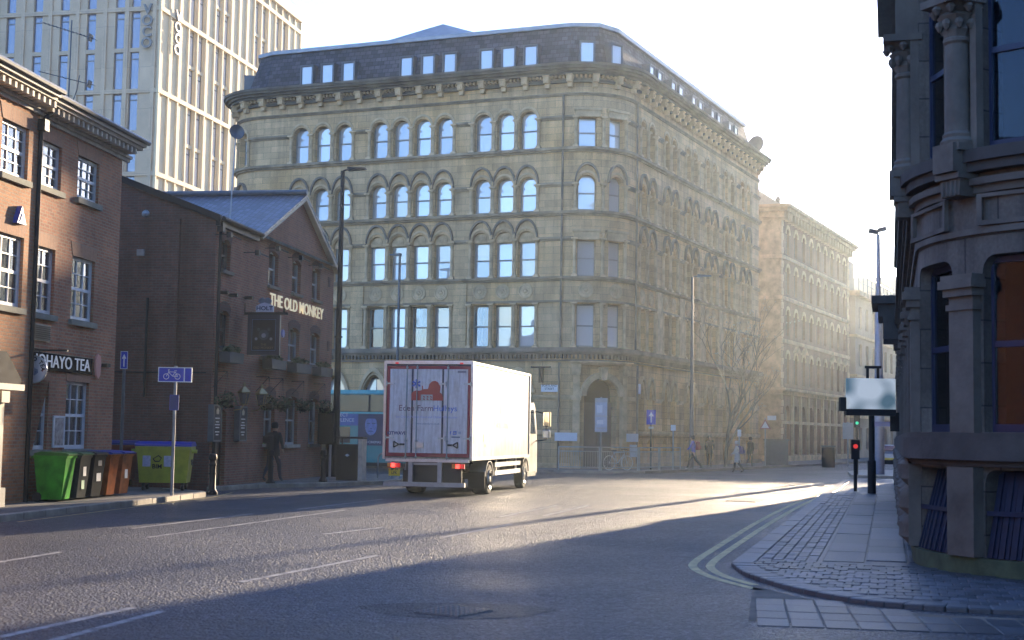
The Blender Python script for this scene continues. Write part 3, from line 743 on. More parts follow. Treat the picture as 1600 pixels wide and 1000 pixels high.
def dormer(s, z=20.0, w_=.68, h=1.12):
    o = ob('dormer', cmesh(('dormer', w_), lambda: MB().box(-w_/2 - .07, w_/2 + .07, .16, .9, h, h + .06).box(-w_/2 - .06, -w_/2, .18, .8, -.1, h).box(w_/2, w_/2 + .06, .18, .8, -.1, h).box(-w_/2, w_/2, .18, .8, -.1, 0), G['dsteel']), hotel, HM(s, .05, z))
    f = ob('window_frame', cmesh(('dormer_frame', w_), lambda: sash_mb(w_, h, 1, 1, .045, .02, False), G['dframe']), o, T((0, .2, 0)))
    pn = ob('pane', cmesh(('dormer_pane', w_), lambda: MB().box(-w_/2 + .04, w_/2 - .04, .235, .24, .04, h - .04), G['pane']), o, RX(rnd.uniform(-1, 1)))
    if rnd.random() < .6: ob('curtain', cmesh(('curtain', round(w_*.5, 2), h), lambda: curtain_mb(w_ * .5, h), G['curtain'], 60), o, T((-w_/2 + rnd.choice((.04, w_*.46)), .32, 0)))
    else: ob('room', cmesh(('room', w_), lambda: MB().box(-w_/2, w_/2, .42, .43, 0, h), G['dark']), o)
for s in (S1 - 14.75, S1 - 13.5, S1 - 12.25, S1 - 8.85, S1 - 7.62, S1 - 6.4, S1 - 4.35, S1 - 3.15, S1 - 1.95, S1 + 1.1, S1 + 2.9, .9): dormer(s)
for s in (3.4, 4.7, 7.0, 8.3, 10.7, 12.0, 14.4, 15.7, 18.1, 19.4): dormer(S2 + s)
# drainpipes, plates, sign brackets fixed to the hotel
for s in (S1 - .05, S2 + .25):
    ob('drainpipe', cmesh('hpipe', lambda: MB().cyl((0, -.09, 5.9), (0, -.09, 18.4), .06, n=8).cyl((0, -.2, .1), (0, -.2, 5.2), .06, n=8), G['dtrim']), hotel, HM(s))
M_ = HM(S1 - .55, -.13, 3.95)
pl_ = ob('street_name_plate', MB().box(-.44, .44, -.02, 0, -.17, .17).mesh('plate', G['whitep']), hotel, M_)
text('PORTLAND\nSTREET', .15, G['black'], hotel, M_ @ T((0, -.024, .05)), extrude=.001)
M_ = HM(S2 + .7, -.13, 4.05); ob('street_name_plate', MB().box(-.2, .2, -.02, 0, -.25, .25).mesh('plate2', G['whitep']), hotel, M_)
for dx, k in ((-1.75, 0), (1.78, 1)):
    M_ = HM(DOORS + dx * .95, -.3, 1.62); ob('entrance_sign', MB().box(-.55, .55, -.03, 0, -.2, .2).mesh('esign', G['whitep']), hotel, M_)
    text('HOTEL', .18, G['nframe'], hotel, M_ @ T((.1, -.033, 0)), extrude=.001) if 0 else None
M_ = HM(DOORS + 1.78, -.3, .98); ob('notice_board', MB().box(-.35, .35, -.03, 0, -.3, .3).mesh('nboard', pm('pale_blue_notice', (.45, .52, .62), .5)), hotel, M_)
M_ = HM(S1 - .9, 0, 4.75); ob('wall_bracket_lamp', MB().box(-.5, .5, -.5, -.42, .18, .26).box(-.09, .09, -.5, -.3, -.55, .2).box(-.04, .04, -.46, .02, .2, .25).mesh('wbl', G['black']), hotel, M_)
dish = thing('satellite_dish', 'dark satellite dish on the cornice at the far end of the hotel', 'dish', T((16.0, 92.6, 19.95)))
part('bowl', MB().lathe([(.02, 0), (.3, .05), (.5, .14), (.62, .26), (.60, .26), (.3, .09), (.02, .04)], 18, M=T((0, 0, .95)) @ RZ(-40) @ RX(80)), G['dsteel'], dish)
part('mast', MB().cyl((0, 0, -.12), (0, 0, .95), .04).cyl((0, 0, .95), (-.45, -.35, .85), .02), G['dsteel'], dish)
# ---------------------------------------------------------------- brick shops on the left
G['zinc'] = pm('cream_cornice_paint', (.50, .46, .38), .7, 0, .3, 3)
def lintel_mb(w, h=.33, sp=.13): return MB().prism([(-w/2, 0), (w/2, 0), (w/2 + sp, h), (-w/2 - sp, h)], -.012, .10)
def brick_house(name, label, B, az, x0, x1, ztop, wins, wall, lbr, ends, sashm, depth=7.0, cat='building', zb=.0):
    t = thing(name, label, cat, frame(B, az))
    holes = [[(c - w/2, z0), (c + w/2, z0), (c + w/2, z1), (c - w/2, z1)] for (c, w, z0, z1) in wins]
    mb = wall_holes(x0, x1, zb, ztop, holes, .16)
    mb.box(x1 - .0005, x1, 0, depth, zb, ztop) if 0 else mb.add([(x1, 0, zb), (x1, depth, zb), (x1, depth, ztop), (x1, 0, ztop)], [(0, 1, 2, 3)])
    mb.add([(x0, depth, zb), (x0, 0, zb), (x0, 0, ztop), (x0, depth, ztop)], [(0, 1, 2, 3)])
    mb.add([(x1, depth, zb), (x0, depth, zb), (x0, depth, ztop), (x1, depth, ztop)], [(0, 1, 2, 3)])
    part('wall', mb, wall, t)
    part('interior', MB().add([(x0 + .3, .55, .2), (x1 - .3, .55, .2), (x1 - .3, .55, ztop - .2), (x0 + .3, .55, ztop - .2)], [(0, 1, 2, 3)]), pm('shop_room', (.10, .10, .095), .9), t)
    for (c, w, z0, z1) in wins:
        ob('lintel', cmesh(('lintel_b', round(w, 2), lbr.name), lambda: lintel_mb(w), lbr), t, T((c, 0, z1)))
        ob('sill', cmesh(('sill', round(w, 2)), lambda: MB().box(-w/2 - .09, w/2 + .09, -.09, .1, -.13, 0, bv=.01), G['sill']), t, T((c, 0, z0)))
        add_window(t, T((c, .075, z0 + .002)), w, z1 - z0 - .004, 3, 2, sashm, G['opane'], [(.04, .3), (.72, .96)] if z0 > 3 else [(.02, .98)], .07, tilt=1.2)
    # bracketed cornice, gutter, slate roof
    cm = MB()
    for (y, a, b) in ((.06, -.10, -.02), (.12, -.02, .05), (.40, .20, .27), (.48, .27, .36)): cm.box(x0, x1 + ends, -y, .02, ztop + a, ztop + b)
    part('cornice', cm, G['zinc'], t)
    x = x0 + .1
    while x < x1:
        ob('bracket', cmesh('lbracket', lambda: MB().box(0, .09, -.36, .0, .055, .195).box(0, .09, -.12, 0, .0, .055), G['zinc']), t, T((x, 0, ztop))); x += .26
    part('gutter', MB().cyl((x0, -.52, ztop + .40), (x1 + ends + .05, -.52, ztop + .40), .065, n=8), G['dsteel'], t)
    part('roof', MB().prism([(0, 0), (1, 0), (1, .06), (0, .06)], 0, 1, M=Matrix(((x1 - x0 + ends, 0, 0, x0), (0, 4.6, 0, -.50), (0, 2.1, 1, ztop + .38), (0, 0, 0, 1)))), G['rslate'], t)
    part('roof', MB().prism([(0, 0), (1, 0), (1, .06), (0, .06)], 0, 1, M=Matrix(((x1 - x0 + ends, 0, 0, x0), (0, -3.4, 0, 7.5), (0, 2.1, 1, ztop + .38), (0, 0, 0, 1)))), G['rslate'], t)
    gb = MB(); gb.add([(x1, 0, ztop), (x1, depth, ztop), (x1, 4.0, ztop + 2.4)], [(0, 1, 2)]); part('gable_wall', gb, wall, t)
    return t
BL = Vector((-9.88, 35.45, 0)); AZL = 7.23
tea = brick_house('tea_shop', 'red-brown brick three-storey tea shop with white sash windows behind the wheelie bins', BL, AZL, -4.86, -.02, 8.55,
                  [(-4.05, 1.2, 7.04, 8.06), (-1.98, 1.2, 7.08, 8.08), (-4.2, 1.25, 4.22, 5.70), (-2.05, 1.25, 4.22, 5.70), (-4.25, 1.25, 1.22, 2.76), (-2.1, 1.25, 1.22, 2.78)], G['brick'], G['gauged'], .35, G['wframe'])
sh2 = brick_house('corner_shop', 'sunlit orange brick shopfront building at the far left edge', BL + azd(AZL + 90) * .13, AZL, -16.5, -4.88, 8.60,
                  [(-5.95, 1.2, 6.95, 8.08), (-8.4, 1.2, 6.95, 8.08), (-6.0, 1.25, 4.22, 5.72), (-8.6, 1.25, 4.22, 5.72)], G['obrick'], G['gauged'], -.02, G['wframe'])
part('drainpipe', MB().cyl((-4.87, -.16, .1), (-4.87, -.16, 8.3), .055, n=8).cyl((-4.87, -.16, 8.3), (-4.6, -.34, 8.75), .055, n=8).box(-4.98, -4.76, -.3, -.05, 8.15, 8.4), G['black'], tea)
part('air_vent', MB().box(-4.6, -3.75, -.04, .02, 3.62, 3.98), G['dsteel'], tea)
for k in range(7): part('vent_slat', MB().box(-4.56, -3.79, -.07, -.04, 3.66 + k * .044, 3.68 + k * .044), G['black'], tea)
# shop fascia sign
part('sign_backing', MB().box(-4.75, -1.45, -.05, 0, 2.98, 3.36), pm('matt_black', (.012, .012, .014), .9, spec=.05), tea)
letters('JOHAYO TEA', .40, pm('pale_sign_letter', (.72, .74, .76), .5, emit=.05), tea, T((-3.05, -.065, 3.17)), extrude=.008, sx=1.2, bold=0)
part('sign_emblem', MB().prism([(-.10, -.20), (0, -.28), (.12, -.18), (.15, .1), (.1, .28), (-.04, .32), (-.14, .22), (-.15, 0)], -.09, -.04, M=T((-1.18, 0, 3.17))), pm('salmon_emblem', (.75, .32, .24), .6, var=.08), tea)
part('wall_light', MB().box(-.85, -.65, -.16, 0, 3.2, 3.28).cyl((-.72, -.16, 3.24), (-.72, -.02, 3.24), .05), G['black'], tea)
part('alarm_box', MB().prism([(-5.95, 5.98), (-5.55, 5.98), (-5.75, 6.36)], -.12, -.0), pm('alarm_blue', (.05, .08, .35), .5), sh2)
part('alarm_label', MB().prism([(-5.84, 6.03), (-5.66, 6.03), (-5.75, 6.2)], -.135, -.12), G['whitep'], sh2)
# projecting shop porch with a pilaster and small pitched hood
part('porch_hood', MB().prism([(-.9, 0), (.35, 0), (.42, .08), (-.25, .62), (-.9, .62)], -1.0, 0, M=T((-7.65, 0, 2.55)) ), pm('dark_hood', (.03, .03, .035), .8, spec=.08), sh2)
part('porch_trim', MB().box(-8.8, -7.22, -1.06, 0, 2.43, 2.55), G['zinc'], sh2)
part('porch_pilaster', MB().box(-7.02, -6.72, -.5, 0, .12, .5).box(-6.98, -6.76, -.42, 0, .5, 2.2).box(-7.04, -6.7, -.5, 0, 2.2, 2.43), G['zinc'], sh2)
hs = thing('hanging_sign', 'round pale tea sign with arched dark lettering hanging from a black bracket', 'sign', frame((-10.42, 31.0, 2.97), 92))
part('disc', MB().lathe([(.30, -.025), (.30, .025)], 36, M=RX(90)), pm('pale_pink_sign', (.66, .58, .52), .55, var=.1), hs)
part('rim', MB().ring([(.285*math.cos(a*math.pi/18), .285*math.sin(a*math.pi/18)) for a in range(36)], [(.31*math.cos(a*math.pi/18), .31*math.sin(a*math.pi/18)) for a in range(36)], -.03, .03, close=True), G['alu'], hs)
for i, ch in enumerate('OHAYO TEA'):
    a = 158 - i * 19.5
    if ch != ' ': text(ch, .12, G['black'], hs, T((.225 * math.cos(R(a)), -.03, .225 * math.sin(R(a)))) @ RY(-(a - 90)), extrude=.002, bold=.004)
part('drawing', MB().prism([(-.13, -.05), (-.08, -.12), (.05, -.13), (.12, -.07), (.11, 0), (.04, .03), (.02, .07), (-.07, .08), (-.1, .02)], -.029, -.026), pm('sketch_grey', (.28, .29, .34), .6, var=.5, vs=30), hs)
part('berry_mark', MB().prism([(.20, -.02), (.215, -.06), (.235, -.02), (.23, .02), (.205, .02)], -.029, -.026), pm('berry_red', (.45, .07, .06), .6), hs)
part('bracket', MB().box(-.55, .75, -.015, .015, .40, .44).cyl((-.12, 0, .29), (-.12, 0, .41), .01).cyl((.12, 0, .29), (.12, 0, .41), .01).cyl((-.5, 0, .55), (.2, 0, .42), .01), G['black'], hs)
ps_ = tag(ob('framed_poster', None, None, tea.matrix_basis @ T((-3.1, -.01, 1.62))), 'small framed poster on the brick between the tea shop windows', 'poster')
part('frame', MB().ring([(-.24, -.31), (.24, -.31), (.24, .31), (-.24, .31)], [(-.29, -.36), (.29, -.36), (.29, .36), (-.29, .36)], -.035, 0, close=True), G['wframe'], ps_)
part('print', MB().box(-.24, .24, -.02, 0, -.31, .31), pm('faded_print', (.28, .27, .28), .4, var=.8, vs=9), ps_)
ae = thing('television_aerial', 'thin television aerial mast with two antennas above the tea shop roof', 'aerial', T((-11.55, 36.2, 9.2)))
part('mast', MB().cyl((0, 0, 0), (0, 0, 3.05), .018).tube([(0, 0, .8), (.12, 0, .95), (.2, 0, 1.2), (.26, 0, 1.6)], .012), G['dsteel'], ae)
def yagi(z, ang, ln, n, sp, tilt):
    M = T((0, 0, z)) @ RZ(ang) @ RY(tilt); mb = MB().cyl(M @ Vector((-ln * .55, 0, 0)), M @ Vector((ln * .45, 0, 0)), .012, n=6)
    for i in range(n):
        x = -ln * .55 + ln * i / (n - 1); mb.cyl(M @ Vector((x, -sp, 0)), M @ Vector((x, sp, 0)), .006, n=5)
    mb.box(ln*.36, ln*.375, -.12, .12, -.09, .09, M=M); return mb
part('antenna', yagi(2.75, -8, 1.5, 14, .17, 18), G['dsteel'], ae); part('antenna', yagi(1.5, -4, 1.5, 10, .1, 14), G['dsteel'], ae)

# ---------------------------------------------------------------- the pub
BO = Vector((-8.4, 39.9, 0)); AZO = 9.0
pub = thing('pub_building', 'dark brick gabled pub with slate roof and gold lettering behind the bollards', 'building', frame(BO, AZO))
XE, XG, XA, XR = 0.0, 3.34, 7.72, 11.93; ZE, ZA = 7.66, 9.62; DP = 10.0
PW = [(.85, .72, 6.28, 7.05), (5.1, .95, 6.28, 7.26), (7.5, .95, 6.28, 7.26), (9.75, .95, 6.28, 7.26), (.85, .85, 4.05, 5.0), (4.6, 1.0, 4.0, 5.0), (7.4, 1.2, 3.98, 5.0), (9.8, 1.1, 4.0, 5.0),
      (5.1, 1.05, 1.3, 2.7), (7.4, 1.3, 1.26, 2.72), (9.85, 1.1, 1.26, 2.72)]
holes = [arch(c, w_, z0, z1, .13, 6, 'seg') for c, w_, z0, z1 in PW] + [arch(.8, .95, .13, 2.2, .12, 6, 'seg')]
mb = wall_holes(0, 0, 0, 0, holes, .2, top=[(0, 0), (XR, 0), (XR, ZE), (XA, ZA), (XG, ZE), (0, ZE)])
part('front_wall', mb, G['pbrick'], pub)
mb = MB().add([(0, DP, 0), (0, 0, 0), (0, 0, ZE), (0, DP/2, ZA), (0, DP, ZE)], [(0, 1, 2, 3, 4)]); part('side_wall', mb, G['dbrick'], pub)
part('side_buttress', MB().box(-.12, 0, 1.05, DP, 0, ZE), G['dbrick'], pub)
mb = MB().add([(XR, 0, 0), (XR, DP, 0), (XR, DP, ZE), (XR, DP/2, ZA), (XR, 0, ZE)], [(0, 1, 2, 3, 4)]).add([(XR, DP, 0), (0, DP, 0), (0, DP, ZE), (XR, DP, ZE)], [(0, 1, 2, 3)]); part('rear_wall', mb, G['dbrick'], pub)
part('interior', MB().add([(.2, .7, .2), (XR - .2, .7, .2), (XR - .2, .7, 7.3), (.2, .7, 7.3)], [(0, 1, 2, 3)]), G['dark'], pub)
def roof_sheet(pts, th=.09):
    a, b, c, d = [Vector(p) for p in pts]; n = (b - a).cross(d - a).normalized() * th
    mb = MB(); V = [a, b, c, d, a + n, b + n, c + n, d + n]
    # slates run across the slope: give the sheet a flat frame of its own so courses follow the eaves
    return mb.add(V, [(0, 3, 2, 1), (4, 5, 6, 7), (0, 1, 5, 4), (1, 2, 6, 5), (2, 3, 7, 6), (3, 0, 4, 7)])
o_ = .16
part('roof', roof_sheet([(-.12, -.18, ZE - .03), (XR + .1, -.18, ZE - .03), (XR + .1, DP/2, ZA + .02), (-.12, DP/2, ZA + .02)], .08), G['rslate'], pub)
part('roof', roof_sheet([(XR + .1, DP + .1, ZE), (-.12, DP + .1, ZE), (-.12, DP/2, ZA + .02), (XR + .1, DP/2, ZA + .02)], .08), G['rslate'], pub)
sl_ = (ZA - ZE) / (XA - XG)
part('gable_roof', roof_sheet([(XG - .02, -.22, ZE + .02), (XA, -.22, ZA + .03), (XA, DP/2, ZA + .03), (XG - .02, DP/2, ZE + .02)][::-1], .09), G['rslate'], pub)
part('gable_roof', roof_sheet([(XA, -.22, ZA + .03), (XR + .18, -.22, ZE - .06), (XR + .18, DP/2, ZE - .06), (XA, DP/2, ZA + .03)][::-1], .09), G['rslate'], pub)
part('ridge', MB().cyl((XA, -.22, ZA + .12), (XA, DP/2, ZA + .12), .09, n=8).cyl((-.1, DP/2, ZA + .1), (XR + .1, DP/2, ZA + .1), .09, n=8), G['dsteel'], pub)
G['barge'] = pm('cream_barge_board', (.62, .54, .40), .6, 0, .15, 3)
part('barge_board', MB().prism([(XG + .05, ZE - .12), (XG + .05, ZE + .04), (XA, ZA + .02), (XA, ZA - .17)][::-1], -.21, -.03), G['barge'], pub)
part('barge_board', MB().prism([(XR, ZE - .22), (XR, ZE - .04), (XA, ZA + .02), (XA, ZA - .17)], -.21, -.03), G['barge'], pub)
part('verge', MB().prism([(-.16, ZE - .1), (-.16, ZE + .1), (DP/2, ZA + .13), (DP/2, ZA - .06)][::-1], -.12, 0, M=Matrix(((0, 1, 0, -.02), (1, 0, 0, 0), (0, 0, 1, 0), (0, 0, 0, 1)))), G['black'], pub)
part('gutter', MB().cyl((-.1, -.24, ZE), (XG - .05, -.24, ZE), .07, n=8).box(-.1, XG - .1, -.16, -.02, ZE - .2, ZE - .04), G['black'], pub)
part('drainpipe', MB().cyl((.08, -.1, .1), (.08, -.1, 7.55), .05, n=8).box(-.02, .18, -.2, -.03, 7.3, 7.6), G['black'], pub)
part('soil_pipe', MB().cyl((-.18, 1.9, 2.6), (-.18, 1.9, 5.4), .04, n=8).cyl((-.18, .1, 3.3), (-.18, 5, 3.3), .02, n=6), G['black'], pub)
part('vent_grille', MB().box(-.2, -.12, 2.05, 2.27, 6.6, 6.78), G['steel'], pub)
part('wall_lamp', MB().lathe([(.02, 0), (.10, .04), (.11, .12), (.05, .18)], 12, M=T((-.2, 2.0, 7.75)) @ RY(-70)), G['steel'], pub)
for c, w_, z0, z1 in PW:
    h_ = z1 - z0
    add_window(pub, T((c, .12, z0)), w_, h_ + .13, 1 if z0 > 6 else 2, 1, G['gframe'] if c > 5 else G['dframe'], G['opane'], [(.05, .95)] if (z0 < 2 and c > 6) else None, .055, tilt=1.5)
    ob('sill', cmesh(('psill', w_), lambda: MB().box(-w_/2 - .08, w_/2 + .08, -.10, .1, -.10, 0), G['zinc'] if z0 < 2 else G['dtrim']), pub, T((c, 0, z0)))
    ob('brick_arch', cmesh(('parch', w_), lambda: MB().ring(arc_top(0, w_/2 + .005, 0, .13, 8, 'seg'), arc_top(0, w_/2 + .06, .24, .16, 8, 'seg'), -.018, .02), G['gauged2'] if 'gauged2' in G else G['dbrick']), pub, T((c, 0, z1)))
part('door', MB().box(.34, 1.26, .14, .2, .13, 2.25).box(.4, 1.2, .12, .14, .3, 1.0).box(.4, 1.2, .12, .14, 1.15, 2.1), G['black'], pub)
gold = pm('gold_letter_face', (.88, .76, .50), .35, 0, .05, 3, emit=.12)  # slight glow added so the letters stay bright in shade
letters('THE OLD MONKEY', .55, gold, pub, T((7.62, -.05, 5.82)), extrude=.015, sx=1.24, bold=.004)
for x, z in ((.3, 7.2), (2.7, 7.0), (4.6, 7.38), (6.95, 7.38), (9.2, 7.38)):
    part('floodlight', MB().cyl((x - .5, -.45, z), (x + .55, -.45, z - .02), .02, n=6).cyl((x - .4, 0, z), (x - .4, -.45, z), .015, n=6).box(x - .55, x - .4, -.53, -.40, z - .1, z + .05), G['black'], pub)
for x, z in ((.3, 5.6), (1.1, 5.6), (2.4, 5.65)): part('wall_spotlight', MB().cyl((x, -.3, z), (x, -.04, z), .06, .05, 8).cyl((x, -.04, z), (x, 0, z), .02, n=6), G['black'], pub)
for x, z in ((11.2, 6.9), (11.3, 4.6), (11.2, 2.5)): part('vent_grille', MB().box(x, x + .25, -.02, .01, z, z + .35), G['dbrick'], pub)
part('clock_badge', MB().lathe([(.13, 0), (.13, .05)], 14, M=T((6.15, 0, 4.85)) @ RX(90)), pm('badge_blue', (.2, .22, .5), .4), pub)
leafm = pm('box_greenery', (.045, .075, .028), .7, 0, .4, 12, jit=.3)
def leaves(mb, c, rx, ry, rz, n, size, rg):
    for i in range(n):
        while True:
            u = Vector((rg.uniform(-1, 1), rg.uniform(-1, 1), rg.uniform(-1, 1)))
            if u.length < 1: break
        p = Vector(c) + Vector((u.x * rx, u.y * ry, u.z * rz)); q = Matrix.Rotation(rg.uniform(0, 6.3), 3, Vector((rg.uniform(-1, 1), rg.uniform(-1, 1), rg.uniform(-1, 1))).normalized())
        s_ = size * rg.uniform(.6, 1.4); mb.add([p + q @ Vector((-s_, 0, 0)), p + q @ Vector((0, -s_*.5, .2*s_)), p + q @ Vector((s_, 0, 0)), p + q @ Vector((0, s_*.5, .2*s_))], [(0, 1, 2, 3)])
    return mb
for i, (x, w_, lb) in enumerate(((.85, 1.1, 'window box under the first-floor window nearest the drainpipe'), (4.7, 1.35, 'window box beside the hanging pub sign'), (7.3, 1.6, 'window box under the wide first-floor window of the pub'), (9.95, 1.35, 'window box at the far end of the pub front'))):
    b_ = tag(ob('window_box', None, None, pub.matrix_basis @ T((x, 0, 3.62))), lb, 'window box', 'pub window boxes')
    part('trough', MB().prism([(-w_/2, 0), (w_/2, 0), (w_/2 + .05, .30), (-w_/2 - .05, .30)], -.42, -.10), pm('planter_slate', (.09, .095, .09), .7), b_)
    part('plants', leaves(MB(), (0, -.27, .38), w_/2, .2, .14, 160, .06, random.Random(i)), leafm, b_)
for i, (x, lb) in enumerate(((.1, 'hanging basket left of the pub doorway'), (3.75, 'hanging basket between the second lantern and the first ground window'), (5.1, 'hanging basket above the walking man'), (7.3, 'hanging basket over the middle ground-floor pub window'), (9.75, 'hanging basket over the last ground-floor pub window'))):
    b_ = tag(ob('hanging_basket', None, None, pub.matrix_basis @ T((x, -.42, 2.5))), lb, 'hanging basket', 'pub hanging baskets')
    part('basket', MB().lathe([(.04, -.16), (.16, -.1), (.22, .02), (.2, .02)], 12), G['black'], b_)
    part('plants', leaves(MB(), (0, 0, .05), .34, .32, .24, 230, .05, random.Random(20 + i)), leafm, b_)
    part('bracket', MB().tube([(0, .42, .85), (0, 0, .85), (0, 0, .7)], .012, 6).tube([(0, .42, .4), (0, 0, .85)], .01, 6).cyl((0, 0, .7), (.18, 0, .02), .004, n=4).cyl((0, 0, .7), (-.18, 0, .02), .004, n=4), G['black'], b_)
brass = pm('aged_brass', (.45, .33, .16), .35, .9, .2, 6)
for i, (x, lb) in enumerate(((1.65, 'brass lantern by the pub doorway, nearer the yellow bin'), (3.2, 'brass lantern between the two pub menu boards and the walking man'))):
    b_ = tag(ob('wall_lantern', None, None, pub.matrix_basis @ T((x, -.38, 2.45)) @ Matrix.Scale(.8, 4)), lb, 'lantern', 'pub wall lanterns')
    part('frame', MB().lathe([(.13, 0), (.14, .03), (.12, .03)], 4).lathe([(.24, .42), (.26, .46), (.12, .60), (.06, .66), (.07, .72), (.02, .82)], 4).tube([(.1, .1, .02), (.17, .17, .43)], .012, 5).tube([(-.1, .1, .02), (-.17, .17, .43)], .012, 5).tube([(.1, -.1, .02), (.17, -.17, .43)], .012, 5).tube([(-.1, -.1, .02), (-.17, -.17, .43)], .012, 5), brass, b_)
    part('pane', MB().lathe([(.115, .03), (.215, .42)], 4), G['opane'], b_)
    part('bracket', MB().tube([(0, .38, -.2), (0, .1, -.16), (0, 0, 0)], .02, 6), brass, b_)
for i, (x, lb) in enumerate(((-.1, 'tall black menu board by the pub corner drainpipe'), (2.0, 'tall black menu board right of the pub doorway'), (11.2, 'tall black menu board at the far end of the pub front'))):
    b_ = tag(ob('menu_board', None, None, pub.matrix_basis @ T((x + .22, -.13, 1.9))), lb, 'menu board', 'pub menu boards')
    part('board', MB().box(-.3, .3, -.04, 0, -.5, .5), G['black'], b_)
    part('frame', MB().ring([(-.27, -.47), (.27, -.47), (.27, .47), (-.27, .47)], [(-.32, -.52), (.32, -.52), (.32, .52), (-.32, .52)], -.055, .12, close=True), G['dsteel'], b_)
    part('crest', MB().prism([(-.08, .25), (.08, .25), (.1, .36), (0, .43), (-.1, .36)], -.046, -.04), G['barge'], b_)
    part('print_line', MB().box(-.17, .17, -.045, -.04, .12, .15).box(-.12, .12, -.045, -.04, .02, .05).box(-.18, .18, -.045, -.04, -.06, -.03).box(-.14, .14, -.045, -.04, -.14, -.11).box(-.16, .16, -.045, -.04, -.26, -.23).box(-.1, .1, -.045, -.04, -.34, -.31), G['whitep'], b_)
# hanging pub sign (faces down the street)
hg = tag(ob('pub_sign', None, None, frame((-7.38, 42.3, 4.55), 99)), 'black framed hanging pub sign with dark monkey picture and small crest on top', 'sign')
part('panel', MB().box(-.42, .42, -.04, .04, -.52, .52), G['black'], hg)
part('frame', MB().ring([(-.40, -.50), (.40, -.50), (.40, .50), (-.40, .50)], [(-.5, -.6), (.5, -.6), (.5, .6), (-.5, .6)], -.06, .06, close=True), pm('navy_sign_frame', (.012, .02, .045), .35), hg)
part('picture', MB().lathe([(.16, 0), (.16, .004)], 16, M=T((0, -.041, .0)) @ RX(90), sy=1.0).lathe([(.05, .005), (.05, .008)], 10, M=T((-.16, -.041, .16)) @ RX(90)).lathe([(.05, .005), (.05, .008)], 10, M=T((.16, -.041, .16)) @ RX(90)), pm('dim_picture', (.035, .045, .06), .5, var=.7, vs=12), hg)
part('picture_highlight', MB().lathe([(.07, .006), (.05, .01)], 12, M=T((0, -.041, -.02)) @ RX(90)).lathe([(.045, .006), (.03, .01)], 12, M=T((-.23, -.041, -.12)) @ RX(90)).lathe([(.045, .006), (.03, .01)], 12, M=T((.23, -.041, -.12)) @ RX(90)), pm('picture_grey', (.22, .23, .27), .5), hg)
text('THE\nOLD MONKEY', .095, pm('dull_gold', (.22, .15, .09), .5), hg, T((0, -.045, -.34)), extrude=.001)
part('border_line', MB().ring([(-.36, -.46), (.36, -.46), (.36, .46), (-.36, .46)], [(-.37, -.47), (.37, -.47), (.37, .47), (-.37, .47)], -.044, -.041, close=True), pm('sign_blue_line', (.1, .2, .4), .5), hg)
part('bracket', MB().box(-.62, .72, -.025, .025, .60, .68).cyl((-.62, 0, .6), (-.62, 0, .95), .018).cyl((.6, 0, .66), (.6, 0, .8), .03), G['black'], hg)
part('crest', MB().prism([(-.27, .69), (.27, .69), (.27, .86), (.14, .93), (0, .97), (-.14, .93), (-.27, .86)], -.03, .03), pm('pale_lilac', (.5, .48, .56), .5), hg)
part('crest_ornament', MB().lathe([(.10, 0), (.10, .04)], 10, M=T((-.09, .02, 1.02)) @ RX(90)).lathe([(.10, 0), (.10, .04)], 10, M=T((.09, .02, 1.02)) @ RX(90)).box(-.2, .2, -.02, .02, .97, 1.05), pm('ornament_grey', (.2, .21, .25), .5), hg)
text('HOLT', .17, G['nframe'], hg, T((0, -.034, .79)), extrude=.002, bold=.005, sx=1.15)
fl = thing('mast_pole', 'thin pale mast rising from the pub roof with a dark dish on top', 'mast', T((-8.75, 43.3, 7.55)))
part('pole', MB().cyl((0, .0, -.5), (.14, 0, 3.3), .022, .02, 8), G['gframe'], fl)
part('dish', MB().lathe([(.02, 0), (.14, .03), (.24, .10), (.23, .11), (.12, .05), (.02, .02)], 16, M=T((.14, 0, 3.3)) @ RZ(30) @ RX(80)), G['dsteel'], fl)

def wrow(x0, x1, st, zs, w_=1.2, h=1.6): 
    out = []; x = x0
    while x < x1: out += [(x, w_, z, z + h) for z in zs]; x += st
    return out
brick_house('added_terrace', 'unseen brick terrace added behind the viewpoint to shade the street', BL, AZL, -62, -16.6, 8.6, wrow(-60, -18, 3.4, (1.2, 4.2, 6.4)), G['brick'], G['gauged'], 0, G['wframe'])  # added out of view to block sky light on the shaded street
brick_house('added_block', 'unseen brick block added behind the viewpoint for shade and reflections', (4.9, 7.5, 0), 188, 0, 46, 11.5, wrow(2, 44, 3.6, (1.2, 5.0, 8.4)), G['pbrick'], G['gauged'], 0, G['dframe'], 20)  # added out of view: cuts sky light, gives the windows a reflection

E2 = Vector((22.6, 62.6, 0)) + azd(24.86) * 62
brick_house('added_warehouse', 'unseen warehouse added behind the right building to darken the cross street', E2, 204.86, 0, 62, 18.0, wrow(3, 60, 4.4, (1.2, 5.6, 10.0, 14.0), 1.4, 2.0), G['pbrick'], G['gauged'], 0, G['dframe'], 12)  # added hidden mass: cuts sky light and darkens the hotel side reflections
